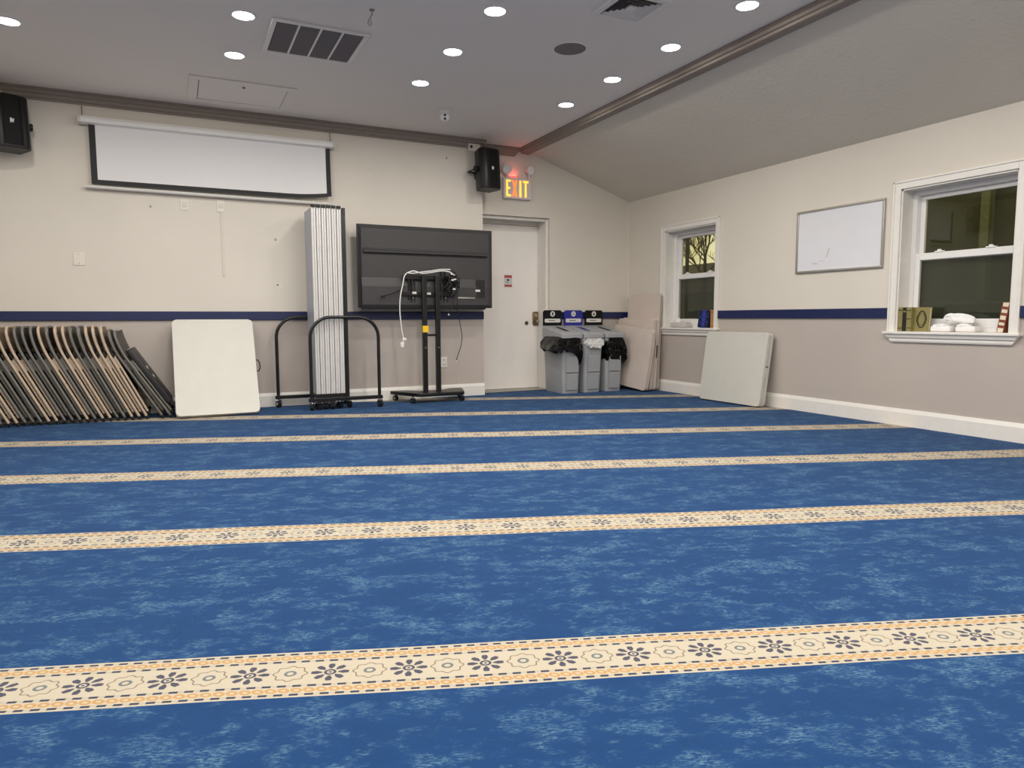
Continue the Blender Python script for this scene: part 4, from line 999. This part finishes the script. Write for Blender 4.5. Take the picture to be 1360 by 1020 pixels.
# cables
def spline(pts, n=8):
    P = [Vector(p) for p in pts]; P = [P[0]] + P + [P[-1]]; out = []
    for i in range(1, len(P) - 2):
        for k_ in range(n):
            t_ = k_ / n; a, b_, c_, d = P[i - 1:i + 3]
            out.append(.5 * ((2 * b_) + (c_ - a) * t_ + (2 * a - 5 * b_ + 4 * c_ - d) * t_ ** 2 + (3 * b_ - a - 3 * c_ + d) * t_ ** 3))
    return out + [P[-2]]
def cpts(lst, y): return [Vector(on_y(a, b_, y + (c_[0] if c_ else 0))) for a, b_, *c_ in lst]
wc = thing('power_strip_cord', 'white power cord draped over the mount and hanging beside the stand', 'cord', on_y(534, 458, YC - .03))
MB().tube(spline(cpts([(604, 366), (596, 361), (585, 360), (572, 362), (560, 363), (550, 360), (542, 362), (537, 367), (535, 378), (532, 392), (531, 408), (532, 425), (534, 440), (536, 450), (535, 456)], YC - .03)), .0065, 8).build('cord', 'cable_white', wc)
MB().tube(spline(cpts([(598, 358), (585, 358), (572, 360), (562, 361), (548, 363), (540, 362)], YC - .035)), .006, 8).build('cord', 'cable_white', wc)
c = on_y(534, 458, YC - .03); MB().box((c.x - .02, c.y - .015, c.z - .028), (c.x + .02, c.y + .015, c.z + .028), .008).build('plug', 'cable_white', wc)
c = on_y(537, 451, YC - .03); MB().box((c.x - .022, c.y - .01, c.z - .01), (c.x + .022, c.y + .01, c.z + .018), .006).build('plug_grip', 'cable_white', wc)
bc_ = thing('signal_cable', 'thin black cable hanging from the television mount with white plug', 'cord', on_y(606, 480, YC + .01))
MB().tube(spline(cpts([(608, 385), (607.5, 400), (608, 415), (611, 430), (613.5, 447), (612, 460), (608, 472), (606, 479)], YC + .01)), .004, 6).build('cord', 'black_plastic', bc_)
c = on_y(606, 480, YC + .01); MB().ball(c, .011, 10).build('plug', 'label_white', bc_)
sc_ = thing('short_cable', 'short black cable with white tip dangling below the television', 'cord', on_y(596, 418, YC + .01))
MB().tube(spline(cpts([(605, 390), (602, 402), (598, 411), (596, 417)], YC + .01)), .004, 6).build('cord', 'black_plastic', sc_)
c = on_y(596, 418, YC + .01); MB().ball(c, .010, 10).build('plug', 'label_white', sc_)
lc = thing('loose_cable', 'thin black cable with a plug resting across the television back', 'cord', on_y(509, 394, YC + .02))
MB().tube(spline(cpts([(538, 380), (530, 386), (520, 390), (510, 393)], YC + .02)), .005, 6).build('cord', 'black_plastic', lc)
c = on_y(509, 393.5, YC + .02); MB().box((c.x - .02, c.y - .012, c.z - .012), (c.x + .016, c.y + .012, c.z + .012), .004).build('plug', 'black_plastic', lc)
tg_ = thing('cable_bundle', 'tangled bundle of black cables on the television mount', 'cable bundle', on_y(598, 385, YC))
rnd3 = random.Random(12)
for k_ in range(13):
    pts = []; ax, ay = rnd3.uniform(597, 604), rnd3.uniform(365, 386)
    for q in range(6): pts.append((ax + rnd3.uniform(-9, 8), ay + rnd3.uniform(-10, 9), rnd3.uniform(-.035, .03)))
    MB().tube(spline(cpts(pts, YC + .0), 6), .0055, 6).build('cable', 'black_plastic', tg_)
for px_, py_ in ((600, 364), (601, 372), (604, 371), (603, 384)):
    c = on_y(px_, py_, YC - .045); MB().box((c.x - .014, c.y - .004, c.z - .008), (c.x + .016, c.y + .004, c.z + .008), .003).build('cable_tie', 'label_white', tg_)

# ================================================================ SILL ITEMS
ZS = WZ0 + .018
def book(name, label, y, x, wd, th_, h, cover, tilt=0, face=False, spine_bars=None, group=None, rz=0):
    """spine faces the room (-x); thickness along y; origin at the bottom, nearer corner"""
    t = thing(name, label, 'book', (x, y, ZS + .001), (tilt, 0, rz), group)
    D, T_, H_ = wd, th_, h
    MB().box((.006, .003, .004), (D - .004, T_ - .003, H_ - .004)).build('page_block', 'pages', t, local=True, smooth=False)
    b = MB(); b.box((0, 0, 0), (D, .004, H_), .0015); b.box((0, T_ - .004, 0), (D, T_, H_), .0015); b.box((0, .002, 0), (.006, T_ - .002, H_), .002); b.build('cover', cover, t, local=True)
    for z0, z1, m in spine_bars or []: MB().box((-.0008, .002, H_ * z0), (.0, T_ - .002, H_ * z1)).build('spine_band', m, t, local=True)
    return t
yA = -3.792
# olive set: the spines stand side by side, one book's ornate cover faces the room
wdt = .12
for i, (th_, m, lb, bars) in enumerate(((.036, 'book_olive', 'olive gold book, outermost spine beside the casing of the darker window', [(.1, .14, 'book_black'), (.86, .9, 'book_black')]),
        (.03, 'book_black', 'black spined book standing among the olive books on the sill', [(.8, .86, 'book_olive')]), (.042, 'book_olive', 'olive gold book spine next to the ornate cover on the sill', [(.12, .15, 'book_black'), (.5, .53, 'book_black'), (.85, .88, 'book_black')]))):
    book('book', lb, yA - .036 - (0, .033, .077)[i] - (0, 0, 0)[i], .0, wdt, th_, .192, m, spine_bars=bars, group='olive books on the sill')
fb = thing('book', 'olive book facing out with a dark oval ornament on its cover', 'book', (.03, -4.03, ZS + .001), (0, math.radians(4), 0), 'olive books on the sill')
MB().box((0, 0, 0), (.004, .128, .192), .0015).box((.026, 0, 0), (.030, .128, .192), .0015).box((0, .122, 0), (.03, .128, .192), .0015).build('cover', 'book_olive', fb, local=True)
MB().box((.004, .004, .004), (.026, .122, .188)).build('page_block', 'pages', fb, local=True)
def oval(ry, rz_, t_):
    b = MB(); b.tube([(-.0005, .062 + ry * math.cos(a) * (1 + .08 * math.cos(4 * a)), .096 + rz_ * math.sin(a)) for a in [2 * PI * k_ / 32 for k_ in range(32)]], t_, 6, True); return b
oval(.036, .066, .0045).build('oval_ornament', 'book_black', fb, local=True); oval(.026, .05, .002).build('oval_ornament', 'book_black', fb, local=True)
rb = thing('book', 'reddish brown book leaning at the far end of the sill by the darker window', 'book', (.015, -4.597, ZS + .001), (math.radians(9), 0, 0))
MB().box((0, 0, 0), (.13, .006, .215), .002).box((0, .044, 0), (.13, .05, .215), .002).build('cover', 'book_brown', rb, local=True)
MB().box((.0, .006, .003), (.125, .044, .212)).build('page_block', 'pages', rb, local=True)
for z_ in (.03, .07, .12, .165): MB().box((-.001, .006, z_), (.0, .044, z_ + .02)).build('page_tab', 'book_brown', rb, local=True)
# books on the corner window sill
for i, (y_, m, lb) in enumerate(((-1.345, 'book_blue', 'dark blue book leaning first from the tissue pack side on the corner window sill'), (-1.403, 'book_blue_light', 'bright blue book in the middle of the leaning set on the corner sill'), (-1.461, 'book_blue', 'dark blue book leaning against the tan one on the corner sill'))):
    b_ = book('book', lb, y_ - .056, .005, .11, .056, .195, m, tilt=math.radians(8), spine_bars=[(.05, .1, 'book_black'), (.3, .34, 'book_blue_light' if m == 'book_blue' else 'book_blue'), (.6, .64, 'book_blue_light' if m == 'book_blue' else 'book_blue'), (.9, .94, 'book_black')], group='blue books on the corner sill')
book('book', 'tan book standing at the end of the corner window sill', -1.612, .0, .115, .05, .2, 'book_tan', spine_bars=[(.1, .13, 'book_brown'), (.86, .89, 'book_brown')])
def crumple(c, r, sc, seed, name, m, parent):
    b = MB(); bmesh.ops.create_icosphere(b.b, subdivisions=3, radius=r)
    for v in b.b.verts:
        n_ = noise.noise(v.co * (4 / r * .25) + Vector((seed, 0, 0))) + .5 * noise.noise(v.co * (9 / r * .25) + Vector((0, seed, 0))); v.co *= 1 + .45 * n_
        v.co = Vector((v.co.x * sc[0] + c[0], v.co.y * sc[1] + c[1], max(v.co.z * sc[2], -r * sc[2] * .7) + c[2]))
    return b.build(name, m, parent, smooth=False)
tpk = thing('tissue_pack', 'grey wrapped tissue pack with a loose tissue on the corner window sill', 'tissue pack', (.05, -1.0, ZS))
MB().box((.0, -1.14, ZS), (.1, -.86, ZS + .062), .018, 3).build('wrapper', 'tissue_pack', tpk); crumple((.05, -.96, ZS + .075), .05, (.8, 1, .7), 3, 'loose_tissue', 'tissue', tpk)
for i, (y_, w_, z_, lb) in enumerate(((-4.14, .16, 0, 'white tissue packet lying flat on the sill next to the ornate book'), (-4.33, .15, 0, 'white tissue packet lying flat on the sill nearer the brown book'))):
    t = thing('tissue_packet', lb, 'tissue pack', (.04, y_, ZS), group='white tissue packets on the sill')
    MB().box((0, y_ - w_ / 2, ZS), (.09, y_ + w_ / 2, ZS + .045), .016, 3).build('wrapper', 'tissue', t); crumple((.04, y_ + .02, ZS + .045), .045, (.8, 1.2, .4), 5 + i, 'loose_tissue', 'tissue', t)
t = thing('tissue_packet', 'crumpled white tissue packet on top of the other two packets', 'tissue pack', (.05, -4.25, ZS + .05), group='white tissue packets on the sill')
crumple((.055, -4.26, ZS + .095), .075, (.55, 1.45, .55), 9, 'wrapper', 'tissue', t); crumple((.06, -4.2, ZS + .12), .04, (.8, 1.4, .6), 14, 'loose_tissue', 'tissue', t)
